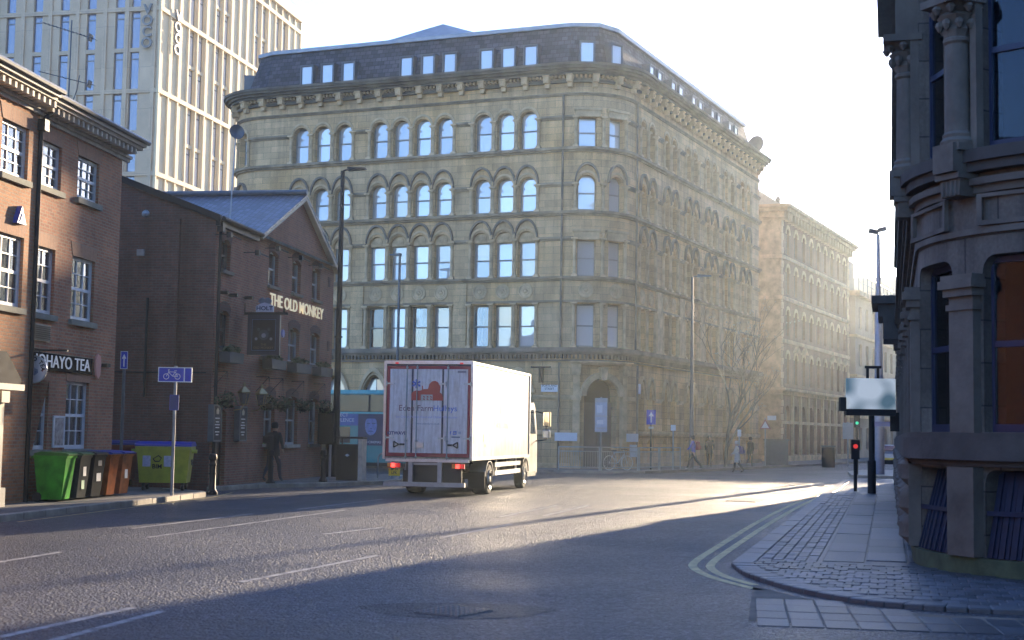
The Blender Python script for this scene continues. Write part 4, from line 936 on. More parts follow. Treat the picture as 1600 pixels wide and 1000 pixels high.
# ---------------------------------------------------------------- pale tower hotel far left
VC = Vector((-26.9, 105, 0)); VAZ = 12.2
tower = thing('tower_hotel', 'tall pale concrete hotel tower with vertical window strips behind the brick buildings', 'building', frame(VC, VAZ))
VH = 41.0; FL = 3.15; VL, VR = 40.0, 29.0
part('core', MB().box(.35, VR, .35, VL, 0, VH - .4), pm('tower_core', (.35, .33, .29), .8), tower)
ML = RZ(-90)   # left face: local x to the right along the face, y inwards ; x=0 at the corner
ML = Matrix(((0, 1, 0, 0), (-1, 0, 0, 0), (0, 0, 1, 0), (0, 0, 0, 1)))
cols = [-1.95, -3.25, -5.6, -7.85, -10.1, -12.4, -14.7]
lev = [26.95 + FL * 2 * k for k in range(-4, 3)]
def rects_left():
    h = []
    for c in cols:
        for k in range(-8, 5):
            z = 26.95 + FL * k
            if z > 0: h.append([(c - .38, z + .18), (c + .38, z + .18), (c + .38, z + FL - .12), (c - .38, z + FL - .12)])
    return h
wl = wall_holes(-VL, 0, 0, VH, rects_left(), .33)
wv = MB().join(wl, ML); part('wall', wv, G['conc'], tower)
for c in cols:
    for k in range(-4, 5):
        z = 26.95 + FL * k
        o = ob('window', cmesh('vwin', lambda: MB().box(-.38, -.33, .16, .24, 0, FL - .3).box(.33, .38, .16, .24, 0, FL - .3).box(-.33, .33, .16, .24, FL - .86, FL - .78), G['dsteel']), tower, ML @ T((c, 0, z + .18)))
        ob('pane', cmesh('vpane', lambda: MB().box(-.34, .34, .20, .21, .01, FL - .86), G['vpane']), o); ob('pane', cmesh('vpane2', lambda: MB().box(-.34, .34, .20, .21, FL - .78, FL - .31), G['vpane']), o)
for c in (-.35, -2.6, -4.4, -6.7, -9.0, -11.3, -13.6):
    ob('pilaster', cmesh('vpil', lambda: MB().box(-.16, .16, -.16, .0, 1, VH), G['conc']), tower, ML @ T((c, 0, 0)))
for z in lev: ob('floor_band', cmesh('vband', lambda: MB().box(-VL, .17, -.13, .0, -.16, .16), G['conc']), tower, ML @ T((0, 0, z)))
# right face: fins and narrow windows
pat = 'SSSWWSWWSSSWWSWWSS'
bw_ = 1.62
hr = []
for i, ch in enumerate(pat):
    if ch == 'W':
        for k in range(-8, 5):
            z = 26.95 + FL * k
            if z > 0: hr.append([(bw_ * i + .2, z + .16), (bw_ * (i+1) - .2, z + .16), (bw_ * (i+1) - .2, z + FL - .1), (bw_ * i + .2, z + FL - .1)])
wr = wall_holes(0, bw_ * len(pat), 0, VH, hr, .33); part('wall', wr, G['concf'], tower)
for i, ch in enumerate(pat + 'S'):
    ob('fin', cmesh('vfin', lambda: MB().box(-.10, .10, -.16, .0, 1, VH), G['concf']), tower, T((bw_ * i, 0, 0)))
    if ch == 'W':
        for k in range(-4, 5):
            z = 26.95 + FL * k
            o = ob('window', cmesh('vwin2', lambda: MB().box(.2, .26, .16, .24, 0, FL - .26).box(bw_ - .26, bw_ - .2, .16, .24, 0, FL - .26).box(.26, bw_ - .26, .16, .24, FL - .75, FL - .68), G['dsteel']), tower, T((bw_ * i, 0, z + .16)))
            ob('pane', cmesh('vpane3', lambda: MB().box(.25, bw_ - .25, .2, .21, .01, FL - .27), G['pane_b']), o)  # whitish pane body stands in for reflected sky
for z in lev: ob('floor_band', cmesh('vband2', lambda: MB().box(-.17, bw_ * len(pat), -.20, .0, -.17, .17), G['concf']), tower, T((0, 0, z)))
part('parapet', MB().box(-.1, VR, -.35, .1, VH - .5, VH + .5).box(-.1, .1, .1, VL, VH - .5, VH + .5), G['concf'], tower)
gv = pm('tower_letter', (.16, .18, .19), .5)
for i, ch in enumerate('VOCO'):
    text(ch, 1.1, gv, tower, ML @ T((-.85, -.26, 33.1 - i * .86)), extrude=.08, bold=.025)
    text(ch, 1.1, gv, tower, T((2.45, -.3, 33.3 - i * .88)), extrude=.08, bold=.025, sx=1.25)
# ---------------------------------------------------------------- brick and stone warehouse beyond the hotel
B2 = Vector((18.45, 97.3, 0))
ware = thing('brick_warehouse', 'hazy brick and stone warehouse with rows of arched windows beyond the hotel', 'building', frame(B2, 24.86))
G['wbrick'] = bm_mat('warehouse_brick', (.40, .19, .11), (.30, .14, .08), (.25, .18, .13), .23, .08, .01, .88, .3, .4, .4, None, .5, None, .3)
FLK = Matrix(((0, 1, 0, 0), (-1, 0, 0, 0), (0, 0, 1, 0), (0, 0, 0, 1)))
WX = [1.9 + 2.38 * k for k in range(9)]
lv = [(14.55, 15.95), (11.75, 13.25), (8.85, 10.25), (5.5, 7.2)]
hh = [arch(x, 1.0, a, b, .42, 8, 'seg') for x in WX for a, b in lv] + [arch(x, 1.15, .6, 3.5, .5, 8) for x in WX]
part('wall', wall_holes(0, 22.7, 0, 17.0, hh, .3), G['wbrick'], ware)
fh = [arch(-2.2, 1.0, a, b, .42, 8, 'seg') for a, b in lv]
part('flank_wall', MB().join(wall_holes(-9, 0, 0, 17.0, fh, .3), FLK), G['trim'], ware)
part('end_wall', MB().add([(22.7, 0, 0), (22.7, 14, 0), (22.7, 14, 17), (22.7, 0, 17)], [(0, 1, 2, 3)]), G['wbrick'], ware)
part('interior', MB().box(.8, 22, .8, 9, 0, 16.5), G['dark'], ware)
for z0, z1, y in ((16.9, 17.3, .3), (17.3, 17.55, .6), (17.55, 17.75, .8), (14.1, 14.35, .12), (11.25, 11.5, .12), (8.3, 8.55, .12), (4.7, 4.95, .2), (4.95, 5.15, .4), (2.7, 2.9, .12), (.02, .5, .15)):
    part('cornice' if z0 > 16 else 'string_course', MB().box(-y, 22.7 + y * .5, -y, .02, z0, z1).box(-y, .02, .02, 9, z0, z1), G['trim'], ware)
x = .2
while x < 22.6:
    ob('bracket', cmesh('wbr', lambda: MB().box(-.12, .12, -.5, 0, 16.75, 17.28), G['trim']), ware, T((x, 0, 0))); x += .95
for x in WX:
    for a, b in lv:
        add_window(ware, T((x, .2, a)), 1.0, b - a + .4, 1, 1, G['dframe'], G['pane'], None, .06)
        ob('arch_stones', cmesh('warch', lambda: MB().ring(arc_top(0, .5, 0, .42, 8, 'seg'), arc_top(0, .68, .04, .62, 8, 'seg'), -.06, .02), G['trim']), ware, T((x, 0, b)))
    ob('pilaster', cmesh('wpil', lambda: MB().box(-.2, .2, -.14, .02, .5, 4.7), G['trim']), ware, T((x + 1.19, 0, 0)))
    add_window(ware, T((x, .22, .6)), 1.15, 3.4, 1, 1, G['dframe'], G['pane'], None, .07)
    if int(x) % 2 == 0: ob('pediment', cmesh('wped', lambda: MB().prism([(-.85, 0), (.85, 0), (0, .5)], -.22, .02), G['trim']), ware, T((x, 0, 7.75)))
for k in range(34):
    for xx in (0, 22.4): 
        if k % 2 == 0 or 1: ob('quoin', cmesh(('quoin', k % 2), lambda: MB().box(-.05, .62 if k % 2 else .42, -.05, .05, .02, .46), G['trim']), ware, T((xx - (0 if xx == 0 else .2), 0, .52 + .48 * k)))
part('roof', MB().prism([(-.3, 17.6), (9.3, 17.6), (5.5, 20.2), (3.5, 20.2)], -22.7, -.0, M=Matrix(((0, -1, 0, 0), (1, 0, 0, 0), (0, 0, 1, 0), (0, 0, 0, 1)))), pm('pale_glass_roof', (.50, .45, .34), .4), ware)  # one even pale tan over the whole roof
part('chimney', MB().box(1.2, 1.5, .4, .7, 17.7, 18.2).lathe([(.14, 18.2), (.2, 18.4), (.08, 18.6)], 8, (1.35, .55, 0)), G['dtrim'], ware)
# far building
fb = thing('far_office', 'pale hazy far building with a stepped roof and railing beyond the warehouse', 'building', frame(B2 + azd(24.86) * 25.5, 24.86))
fbm = pm('far_stone', (.40, .30, .22), .85, 0, .2, .5); fbp = G['trim']
hh = [[(x, a), (x + 1.3, a), (x + 1.3, a + 1.9), (x, a + 1.9)] for x in (1.5, 4.5, 7.5, 10.5, 13.5, 16.5, 19.5) for a in (.8, 4.4, 8.0, 11.2)]
part('wall', wall_holes(0, 24, 0, 14, hh, .35), fbm, fb)
part('flank_wall', MB().add([(0, 12, 0), (0, 0, 0), (0, 0, 14), (0, 12, 14)], [(0, 1, 2, 3)]), fbm, fb)
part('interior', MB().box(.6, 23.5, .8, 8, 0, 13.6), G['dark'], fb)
for z0, z1, y in ((13.9, 14.3, .5), (10.4, 10.6, .15), (7.0, 7.2, .15), (3.5, 3.8, .3)): part('string_course', MB().box(-y, 24, -y, .02, z0, z1).box(-y, .02, .02, 12, z0, z1), fbp, fb)
part('attic', MB().box(.8, 4.5, 1, 9, 14.3, 17.2), fbm, fb)
for k in range(9): part('railing_post', MB().cyl((4.6 + k * 2, .6, 14.3), (4.6 + k * 2, .6, 16.3), .04, n=6), G['dsteel'], fb)
part('railing_bar', MB().cyl((4.5, .6, 16.3), (21, .6, 16.3), .05, n=6).cyl((4.5, .6, 15.6), (21, .6, 15.6), .03, n=6), G['dsteel'], fb)
for (x, a) in [(x, a) for x in (1.5, 4.5, 7.5, 10.5, 13.5, 16.5, 19.5) for a in (.8, 4.4, 8.0, 11.2)]: add_window(fb, T((x + .65, .2, a)), 1.3, 1.9, 1, 1, G['dframe'], G['pane'], None, .06)
ft = thing('distant_block', 'very faint pale block at the end of the street behind the lamp mast', 'building', frame((46, 168, 0), 110))
part('wall', wall_holes(-30, 40, 0, 21, [[(x, z), (x + 1.6, z), (x + 1.6, z + 1.8), (x, z + 1.8)] for x in range(-28, 38, 3) for z in (2, 6, 10, 14, 17)], .3), G['conc'], ft)
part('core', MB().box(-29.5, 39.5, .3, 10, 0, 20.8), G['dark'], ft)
# ---------------------------------------------------------------- dark stone building on the right
rp = Path([('L', 39), ('A', 2.5, 112), ('L', 9)], 194.9, 39, (5.8, 20.2))
rb = thing('corner_warehouse', 'dark sooty stone corner building with columns and navy windows along the right edge', 'building', frame((8.2, 19.6, 0), 14))
RI = rb.matrix_basis.inverted()
def rmap(v): return RI @ rp.map(v)
def RM(s, y=0, z=0): return RI @ rp.M(s, y, z)
G['rstone'] = bm_mat('sooty_ashlar', (.185, .165, .135), (.135, .122, .10), (.065, .06, .054), 1.1, .55, .012, .8, .35, .5, .7, None, .5, None, .5)
G['rtrim'] = pm('sooty_trim', (.155, .138, .112), .8, 0, .5, 1.5, .35, 18, jit=.15)
G['rdark'] = pm('sooty_sill', (.08, .074, .066), .8, 0, .45, 1.4, .4, 16, jit=.12)
def rbent(name, mb, mats, a, b, step=6):
    mb.cut(rp.cuts(a, b, step)); return part(name, mb, mats, rb, None, rmap)
SW = [39 + .83, 39 + 2.62, 39 + 4.35]
LWn = [39 - 2.0 - 2.62 * k for k in range(14)]
def shoulder(c, w_, z0, z1, r=.17):
    h = w_/2; pts = [(c - h, z0), (c + h, z0)]
    for k in range(6): a = math.pi/2 * k/5; pts.append((c + h - r + r * math.cos(a), z1 - r + r * math.sin(a)))
    for k in range(6): a = math.pi/2 + math.pi/2 * k/5; pts.append((c - h + r + r * math.cos(a), z1 - r + r * math.sin(a)))
    return pts
hh = []
for s in SW + LWn:
    ww = 1.22
    hh += [shoulder(s, ww, .28, 1.38), shoulder(s, ww, 1.86, 4.14, .2), arch(s, ww, 5.55, 8.2, .01, 1, 'rect'), arch(s, ww, 9.4, 11.6, None, 8), arch(s, ww, 13.0, 15.2, None, 8)]
rbent('wall', wall_holes(0, rp.length, 0, 18.6, hh, .42), G['rstone'], 0, rp.length, 5)
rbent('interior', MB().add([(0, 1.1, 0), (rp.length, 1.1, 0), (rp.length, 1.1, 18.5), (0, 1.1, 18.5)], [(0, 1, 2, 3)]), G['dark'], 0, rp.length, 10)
a_, b_ = rp.map(Vector((0, 0, 0))), rp.map(Vector((rp.length, 0, 0)))
bk = [b_, b_ + azd(80) * 14, a_ + azd(100) * 16, a_]; mb = MB()
for p, q in zip(bk[:-1], bk[1:]): mb.add([RI @ Vector((p.x, p.y, 0)), RI @ Vector((q.x, q.y, 0)), RI @ Vector((q.x, q.y, 19)), RI @ Vector((p.x, p.y, 19))], [(0, 1, 2, 3)])
part('rear_wall', mb, G['rstone'], rb)
eg = [rp.map(Vector((s, 0, 19))) for s in [0] + rp.cuts(0, rp.length, 10) + [rp.length]] + [bk[1] + Vector((0, 0, 19)), bk[2] + Vector((0, 0, 19))]
mb = MB().add([RI @ Vector((p.x, p.y, 19)) for p in eg], [tuple(range(len(eg)))]); part('roof', mb, G['lead'], rb)
def rband(name, prof, mat, a=0, b=None):
    b = rp.length if b is None else b; mb = MB()
    for (y, z0, z1) in prof: mb.box(a, b, -y, .02, z0, z1)
    return rbent(name, mb, mat, a, b)
rband('plinth_sill', [(.12, 1.42, 1.50), (.24, 1.50, 1.78), (.19, 1.78, 1.85)], G['rdark'])
rband('string_course', [(.05, 4.42, 4.50)], G['rtrim']); rband('string_course', [(.06, 4.95, 5.05), (.14, 5.05, 5.14)], G['rtrim'])
rband('sill_course', [(.18, 5.22, 5.34), (.25, 5.34, 5.50)], G['rdark'])
rband('string_course', [(.12, 8.6, 8.75), (.22, 8.75, 8.95)], G['rdark']); rband('string_course', [(.2, 12.4, 12.55), (.3, 12.55, 12.7)], G['rdark'])
rband('cornice', [(.3, 17.8, 18.1), (.6, 18.1, 18.4), (.8, 18.4, 18.8)], G['rdark'])
rband('base_course', [(.10, .02, .26)], pm('mossy_base', (.085, .11, .06), .85, 0, .5, 3, .4), 34)
G['rpilm'] = G['rtrim']
def rpil_mb():
    mb = MB(); mb.box(-.22, .22, -.12, .02, 1.852, 3.62).box(-.25, .25, -.15, .02, 3.44, 3.52).box(-.27, .27, -.18, .02, 3.62, 3.72).box(-.31, .31, -.23, .02, 3.72, 3.83).box(-.29, .29, -.20, .02, 3.83, 3.90)
    mb.box(-.24, .24, -.16, .02, .27, 1.41); return mb
def rcol_mb():
    mb = MB(); mb.box(-.24, .24, -.34, .06, 5.502, 5.60)
    mb.lathe([(.22, 5.60), (.23, 5.65), (.19, 5.70), (.20, 5.74), (.165, 5.78), (.15, 6.95), (.18, 6.98), (.18, 7.02), (.155, 7.04)], 18, (0, -.14, 0))
    mb.lathe([(.155, 7.04), (.19, 7.14), (.17, 7.2), (.26, 7.32), (.22, 7.36), (.32, 7.46)], 8, (0, -.14, 0))
    for k in range(8):
        a = k * math.pi/4 + .2; mb.lathe([(.02, -.07), (.06, 0), (.05, .05), (.0, .08)], 6, (.22 * math.cos(a), -.14 + .22 * math.sin(a), 7.2)); mb.lathe([(.02, -.05), (.07, .02), (.03, .07)], 6, (.29 * math.cos(a + .39), -.14 + .29 * math.sin(a + .39), 7.38))
    mb.box(-.33, .33, -.47, .06, 7.46, 7.56); mb.box(-.26, .26, -.30, .06, 7.56, 8.6); mb.box(.19, .30, -.1, .02, 5.5, 7.46).box(-.30, -.19, -.1, .02, 5.5, 7.46); return mb
PIL = [39 - .08, 39 + 1.74, 39 + 3.5] + [39 - .68 - 2.62 * k for k in range(1, 15)]
for s in PIL:
    ob('pilaster', cmesh('rpil', rpil_mb, G['rtrim']), rb, RM(s))
    if s > 36: ob('column', cmesh('rcol', rcol_mb, G['rtrim']), rb, RM(s))
    else:
        ob('upper_pilaster', cmesh('rflat', lambda: MB().box(-.24, .24, -.10, .02, 5.502, 7.2).box(-.29, .29, -.17, .02, 7.2, 7.5).box(-.24, .24, -.12, .02, 7.5, 8.6), G['rtrim']), rb, RM(s)); continue
    ob('console', cmesh('rcon', lambda: MB().prism([(-.17, 4.92), (.17, 4.92), (.19, 5.21), (-.19, 5.21)], -.28, .02).box(-.22, .22, -.34, .02, 5.14, 5.215).box(-.19, .19, -.40, .02, 5.225, 5.60).cyl((-.12, -.28, 4.93), (-.12, -.28, 5.12), .03, n=6).cyl((-.04, -.28, 4.93), (-.04, -.28, 5.12), .03, n=6).cyl((.04, -.28, 4.93), (.04, -.28, 5.12), .03, n=6).cyl((.12, -.28, 4.93), (.12, -.28, 5.12), .03, n=6), G['rtrim']), rb, RM(s))
    ob('buttress', cmesh('rbut', lambda: MB().box(-.26, .26, -.16, .02, 8.96, 12.39).box(-.26, .26, -.16, .02, 12.71, 17.79), G['rtrim']), rb, RM(s))
for s in SW:
    ob('panel', cmesh('rpanel', lambda: MB().ring([(-.56, 4.58), (.56, 4.58), (.56, 4.88), (-.56, 4.88)], [(-.63, 4.52), (.63, 4.52), (.63, 4.93), (-.63, 4.93)], -.04, .02, close=True), G['rtrim']), rb, RM(s))
bl = pm('blue_grille_paint', (.010, .02, .055), .6, 0, .5, 4)
for s in SW + LWn:
    add_window(rb, RM(s, .22, 1.862), 1.22, 2.27, 1, 1, G['nframe'], G['rpane'], None, .08, tilt=.2)
    add_window(rb, RM(s, .22, 5.552), 1.22, 2.62, 1, 1, G['nframe'], G['rpane'], [(.02, .4)] if s in SW[:1] else None, .08, tilt=.2)
    for z in (9.41, 13.01): add_window(rb, RM(s, .22, z), 1.22, 2.8, 1, 1, G['nframe'], G['rpane'], None, .08)
for s in SW + LWn[:3]:
    for k in range(7):
        ob('grille_board', cmesh('gboard', lambda: MB().box(-.075, .075, -.01, .012, 0, 1.12, M=T((0, -.02, .27)) @ RX(-14 + 0)).box(-.02, .02, -.035, -.01, 0, 1.1, M=T((0, -.02, .27)) @ RX(-14)), bl), rb, RM(s + (k - 3) * .165, 0, 0) @ T((0, .0, 0)))
    ob('grille_rail', cmesh('grail', lambda: MB().box(-.58, .58, -.06, -.02, .80, .86), bl), rb, RM(s, .12, 0))
# rock-faced plinth stones along the street side
def rock(seed):
    rg = random.Random(seed); mb = MB(); nx, nz = 6, 4; V = []
    for j in range(nz + 1):
        for i in range(nx + 1):
            e = i in (0, nx) or j in (0, nz); V.append((.66 * i/nx - .33, -(0 if e else rg.uniform(.04, .15)), .40 * j/nz))
    mb.add(V, [(j*(nx+1)+i, j*(nx+1)+i+1, (j+1)*(nx+1)+i+1, (j+1)*(nx+1)+i) for j in range(nz) for i in range(nx)]); return mb
for k in range(14):
    for j in range(3):
        for e in (-1, 1):
            s = 39 - .68 - 2.62 * k + e * .36
            if 1 < s < 38.9: ob('stone', cmesh(('rock', (k + j + e) % 4), lambda: rock((k + j + e) % 4), G['rtrim']), rb, RM(s, -.03 - .13 * (abs(e) and 1), .28 + .41 * j))
part('door_hood', MB().join(MB().box(-1.6, 1.6, -.95, .05, 6.0, 6.25).box(-1.4, 1.4, -.75, .05, 5.6, 6.0).box(-1.5, -1.2, -.6, 0, 4.9, 5.6).box(1.2, 1.5, -.6, 0, 4.9, 5.6), RM(12.5)), G['rdark'], rb)
part('wall_box', MB().join(MB().box(-.2, .2, -.4, 0, 2.0, 2.6), RM(13)), G['black'], rb)
# ---------------------------------------------------------------- delivery truck
TR = T((-2.25, 38.86, 0)) @ RZ(-12.2)
truck = thing('delivery_truck', 'white box delivery truck with maroon-edged rear doors driving away in the sun', 'truck', TR)
navy = pm('navy_gasket', (.015, .018, .045), .4); maroon = pm('maroon_border', (.34, .016, .04), .4)
tw = pm('truck_white_panel', (.70, .675, .64), .42, 0, .14, 1.2); td = pm('truck_underbody', (.018, .018, .02), .6, .2, .3, 6); rub = pm('tyre_rubber', (.022, .022, .023), .85, 0, .2, 9, .3, 60)
def dirty_white():
    m, n, b, L = nodes('truck_panel_grimy'); tc = N(n, 'TexCoord'); b.inputs['Roughness'].default_value = .6
    mp = N(n, 'Mapping'); mp.inputs['Scale'].default_value = (5, 2.2, .5); L(tc.outputs['Object'], mp.inputs[0])
    a = N(n, 'TexNoise', Scale=2.4, Detail=6, Roughness=.65); L(mp.outputs[0], a.inputs['Vector'])
    g2 = N(n, 'TexNoise', Scale=9.0, Detail=5); L(tc.outputs['Object'], g2.inputs['Vector'])
    base = N(n, 'RGB'); base.outputs[0].default_value = (.62, .575, .52, 1); b.inputs['Specular IOR Level'].default_value = .2
    c = mul(n, L, base.outputs[0], ramp(n, L, a.outputs[0], .36, (.74, .70, .66), .62, (1.03, 1.03, 1.03)))
    c = mul(n, L, c, ramp(n, L, g2.outputs[0], .3, (.90, .88, .86), .6, (1, 1, 1))); L(c, b.inputs['Base Color'])
    bp = N(n, 'Bump', Strength=.08, Distance=.02); L(a.outputs[0], bp.inputs['Height']); L(bp.outputs[0], b.inputs['Normal']); return m
tw = dirty_white(); tdoor = tw.copy(); tdoor.name = 'brightened_door_panel'  # same paint in a lighter copy, brightens the shaded rear doors
for nd in tdoor.node_tree.nodes:
    if nd.type == 'RGB': nd.outputs[0].default_value = (.86, .80, .78, 1)
BL_ = 7.85; BW = 1.23; BZ0, BZ1 = 1.02, 3.65
part('cargo_box', MB().box(-BW, BW, .03, BL_, BZ0, BZ1), tw, truck)
tr = MB()
for x in (-BW, BW): tr.box(x - .035, x + .035, -.02, .05, BZ0 - .02, BZ1 + .03).box(x - .03, x + .03, BL_ - .05, BL_ + .03, BZ0, BZ1 + .02)
tr.box(-BW, BW, -.018, .048, BZ1 - .05, BZ1 + .04)
for x in (-BW, BW): tr.box(x - .025, x + .025, .05, BL_ - .05, BZ1 - .04, BZ1 + .025).box(x - .025, x + .025, .05, BL_ - .05, BZ0 - .03, BZ0 + .06)
part('box_trim', tr, G['alu'], truck)
part('door_frame', MB().box(-1.19, 1.19, .0, .04, 1.06, 3.595), navy, truck)
part('door_border', MB().ring([(-1.09, 1.17), (1.11, 1.17), (1.11, 3.46), (-1.09, 3.46)], [(-1.175, 1.075), (1.175, 1.075), (1.175, 3.54), (-1.175, 3.54)], -.012, .0, close=True), maroon, truck)
for x0, x1 in ((-1.088, -.475), (-.42, .385), (.44, 1.108)): part('rear_door', MB().box(x0, x1, -.02, .0, 1.172, 3.458), tdoor, truck)
rod = MB()
for x in (-.60, -.31, .56):
    rod.cyl((x, -.05, 1.0), (x, -.05, 3.56), .015, n=8)
    for z in (1.06, 1.5, 2.4, 3.5): rod.box(x - .03, x + .03, -.06, -.018, z - .025, z + .025)
part('lock_rod', rod, G['steel'], truck)
for x in (-1.2, .3, 1.0):
    for z in (3.06, 1.58): part('hinge', MB().box(x, x + .25, -.045, -.018, z - .022, z + .022).cyl((x + (.02 if x < 0 else .2), -.045, z - .06), (x + (.02 if x < 0 else .2), -.045, z + .06), .022, n=8), G['alu'], truck)
for x, s in ((-.86, 1), (.78, -1)):
    part('door_handle', MB().tube([(x - .08 * s, -.05, 1.48), (x + .06 * s, -.05, 1.40), (x - .08 * s, -.05, 1.32), (x - .08 * s, -.05, 1.48)], .018, 6).box(min(x + .08*s, x + .22*s), max(x + .08*s, x + .22*s), -.05, -.02, 1.375, 1.425), td, truck)
part('latch_box', MB().box(-.36, -.1, -.06, -.02, 1.32, 1.46), G['alu'], truck)
for x in (-.9, .93): part('marker_lamp', MB().box(x - .045, x + .045, -.035, -.02, 3.60, 3.64), pm('red_lens', (.65, .03, .03), .3, emit=.2), truck)
def zp(X, Y): return ((X - 334) / 249, 3.65 - (Y - 45) / 249)
red = pm('castle_red', (.50, .055, .04), .5, var=.05); blu = pm('logo_blue', (.06, .13, .52), .5, var=.05)
part('logo_castle', MB().prism([zp(*p) for p in [(216, 306), (216, 262), (228, 246), (250, 238), (272, 240), (290, 236), (290, 206), (297, 206), (297, 230), (332, 228), (340, 196), (360, 176), (382, 172), (402, 182), (420, 212), (416, 250), (430, 262), (438, 284), (438, 306)]][::-1], -.026, -.021), red, truck)
part('logo_windows', MB().prism([zp(*p) for p in [(283, 309), (283, 266), (366, 266), (366, 309)]], -.029, -.026) , tw, truck)
for k in range(3): part('logo_detail', MB().prism([zp(*p) for p in [(300 + 25*k, 300), (300 + 25*k, 290), (312 + 25*k, 296), (312 + 25*k, 304)]], -.032, -.029).prism([zp(*p) for p in [(300 + 25*k, 284), (300 + 25*k, 274), (312 + 25*k, 280), (312 + 25*k, 288)]], -.032, -.029), red, truck)
sn = MB()
for k in range(3):
    cx, cz = zp(250, 193); sn.box(-.125, .125, -.026, -.021, -.022, .022, M=T((cx, 0, cz)) @ RY(90 + 60 * k))
for k in range(6):
    cx, cz = zp(250, 193); sn.box(.085, .10, -.025, -.0215, -.035, .035, M=T((cx, 0, cz)) @ RY(90 + 60 * k))
part('logo_snowflake', sn, blu, truck)
tp = pm('text_plum', (.20, .045, .07), .5, var=0); lil = pm('text_lilac', (.42, .40, .62), .5, var=0)
text('Eden Farm', .225, tp, truck, T((-.83, -.024, 2.385)), 'LEFT', .001, sx=1.02); text('Hulleys', .225, blu, truck, T((.145, -.024, 2.385)), 'LEFT', .001, sx=1.02)
text('Ice Cream, Frozen Food and Chilled Wholesaler', .088, lil, truck, T((-.03, -.024, 2.15)), extrude=.001); text('www.edenfarm.co.uk', .078, pm('text_grey', (.3, .3, .36), .5, var=0), truck, T((0, -.024, 1.97)), extrude=.001)
text('KITWAVE', .125, pm('text_navy', (.03, .03, .16), .5, var=0), truck, T((-.87, -.024, 1.70)), extrude=.001, bold=.004)
text('f', .13, blu, truck, T((.65, -.024, 1.73)), extrude=.001, bold=.003)
part('social_icon', MB().box(.72, .82, -.025, -.021, 1.68, 1.78), blu, truck); text('in', .09, tw, truck, T((.77, -.027, 1.73)), extrude=.001, bold=.003)
part('social_icon', MB().box(.87, .94, -.025, -.021, 1.70, 1.77), pm('icon_grey', (.5, .5, .55), .5), truck); part('social_line', MB().box(.68, .92, -.025, -.021, 1.60, 1.635), pm('icon_dark', (.15, .15, .2), .5), truck)
part('maker_badge', MB().box(.82, 1.06, -.025, -.021, 3.36, 3.42), pm('badge_grey', (.25, .22, .24), .4), truck)
# faded side print
fp = pm('faded_print_tan', (.74, .62, .50), .5, var=.2, vs=6)
SM = Matrix(((0, -1, 0, BW), (1, 0, 0, 0), (0, 0, 1, 0), (0, 0, 0, 1)))   # local x -> truck y, local -y -> outward (+x)
part('side_logo', MB().join(MB().prism([(3.6, 2.3), (4.5, 2.3), (4.5, 2.7), (4.35, 2.9), (4.2, 3.2), (4.05, 2.9), (3.75, 2.75), (3.6, 2.6)], -.006, -.002), SM), fp, truck)
text('Eden Farm', .42, fp, truck, SM @ T((3.7, -.003, 2.0)), extrude=.001)
part('side_mark', MB().join(MB().box(1.6, 1.66, -.006, -.002, 1.35, 1.42).box(1.4, 1.42, -.006, -.002, 1.5, 1.7).box(.2, .22, -.006, -.002, 1.45, 1.7), SM), td, truck)
# chassis and rear frame
part('chassis', MB().box(-.45, -.33, .15, 9.4, .70, .98).box(.33, .45, .15, 9.4, .70, .98).box(-.33, .33, .3, .42, .72, .95).box(-.33, .33, 3.0, 3.12, .72, .95).box(-.9, .9, 2.25, 2.55, .42, .6).box(-1.15, 1.15, .5, .6, .9, 1.0), td, truck)
part('rear_sill', MB().box(-1.17, 1.17, -.03, .1, .93, 1.015), G['alu'], truck)
part('tail_lift_frame', MB().box(-.52, -.40, -.02, .08, .38, .93).box(.30, .42, -.02, .08, .38, .93).box(-1.2, 1.08, -.10, .02, .27, .385).box(-.40, .30, .02, .06, .85, .91), G['steel'], truck)
part('rear_panel', MB().box(-.62, .95, .12, .16, .30, .92), td, truck)
for x in (-.94, .88):
    o = part('tail_light', MB().box(x - .17, x + .17, -.04, .06, .77, .89), pm('tail_red', (.55, .02, .02), .3, emit=.25), truck)
    part('indicator_lens', MB().box(x - .168, x - .07, -.045, -.04, .775, .885), pm('amber_lens', (.7, .25, .03), .3), o); part('brake_lens', MB().box(x - .06, x + .05, -.045, -.04, .775, .885), pm('bright_red', (.9, .04, .03), .3, emit=1.6), o)
part('number_plate', MB().box(-1.08, -.76, .0, .02, .54, .74), pm('plate_yellow', (.75, .52, .03), .5), truck); text('BF24\nLFK', .10, G['black'], truck, T((-.92, -.004, .67)), extrude=.001, bold=.003)
def wheel_mb(rad, wd):
    return MB().lathe([(rad*.62, -wd/2), (rad*.93, -wd/2), (rad, -wd/2 + .04), (rad, wd/2 - .04), (rad*.93, wd/2), (rad*.62, wd/2)], 28, M=RY(90))
def rim_mb(rad, wd):
    mb = MB().lathe([(rad*.62, 0), (rad*.60, .03), (rad*.45, .0), (rad*.40, -.05), (rad*.22, -.05), (rad*.18, .02), (rad*.05, .03)], 24, M=T((wd/2, 0, 0)) @ RY(90))
    for k in range(8): a = k * math.pi/4; mb.lathe([(.016, -.05), (.012, -.01)], 6, M=T((wd/2, rad*.31*math.cos(a), rad*.31*math.sin(a))) @ RY(90))
    return mb
G['rimw'] = pm('wheel_rim_paint', (.45, .45, .44), .4, .4, .2, 5)
for (x, y, wd) in ((-.97, 2.4, .46), (.97, 2.4, .46), (-1.02, 7.55, .26), (1.02, 7.55, .26)):
    wl_ = ob('wheel', cmesh(('tyre', wd), lambda: wheel_mb(.43, wd), rub), truck, T((x, y, .43)))
    ob('rim', cmesh(('rim', wd), lambda: rim_mb(.43, wd), G['rimw']), wl_, RZ(0 if x > 0 else 180))
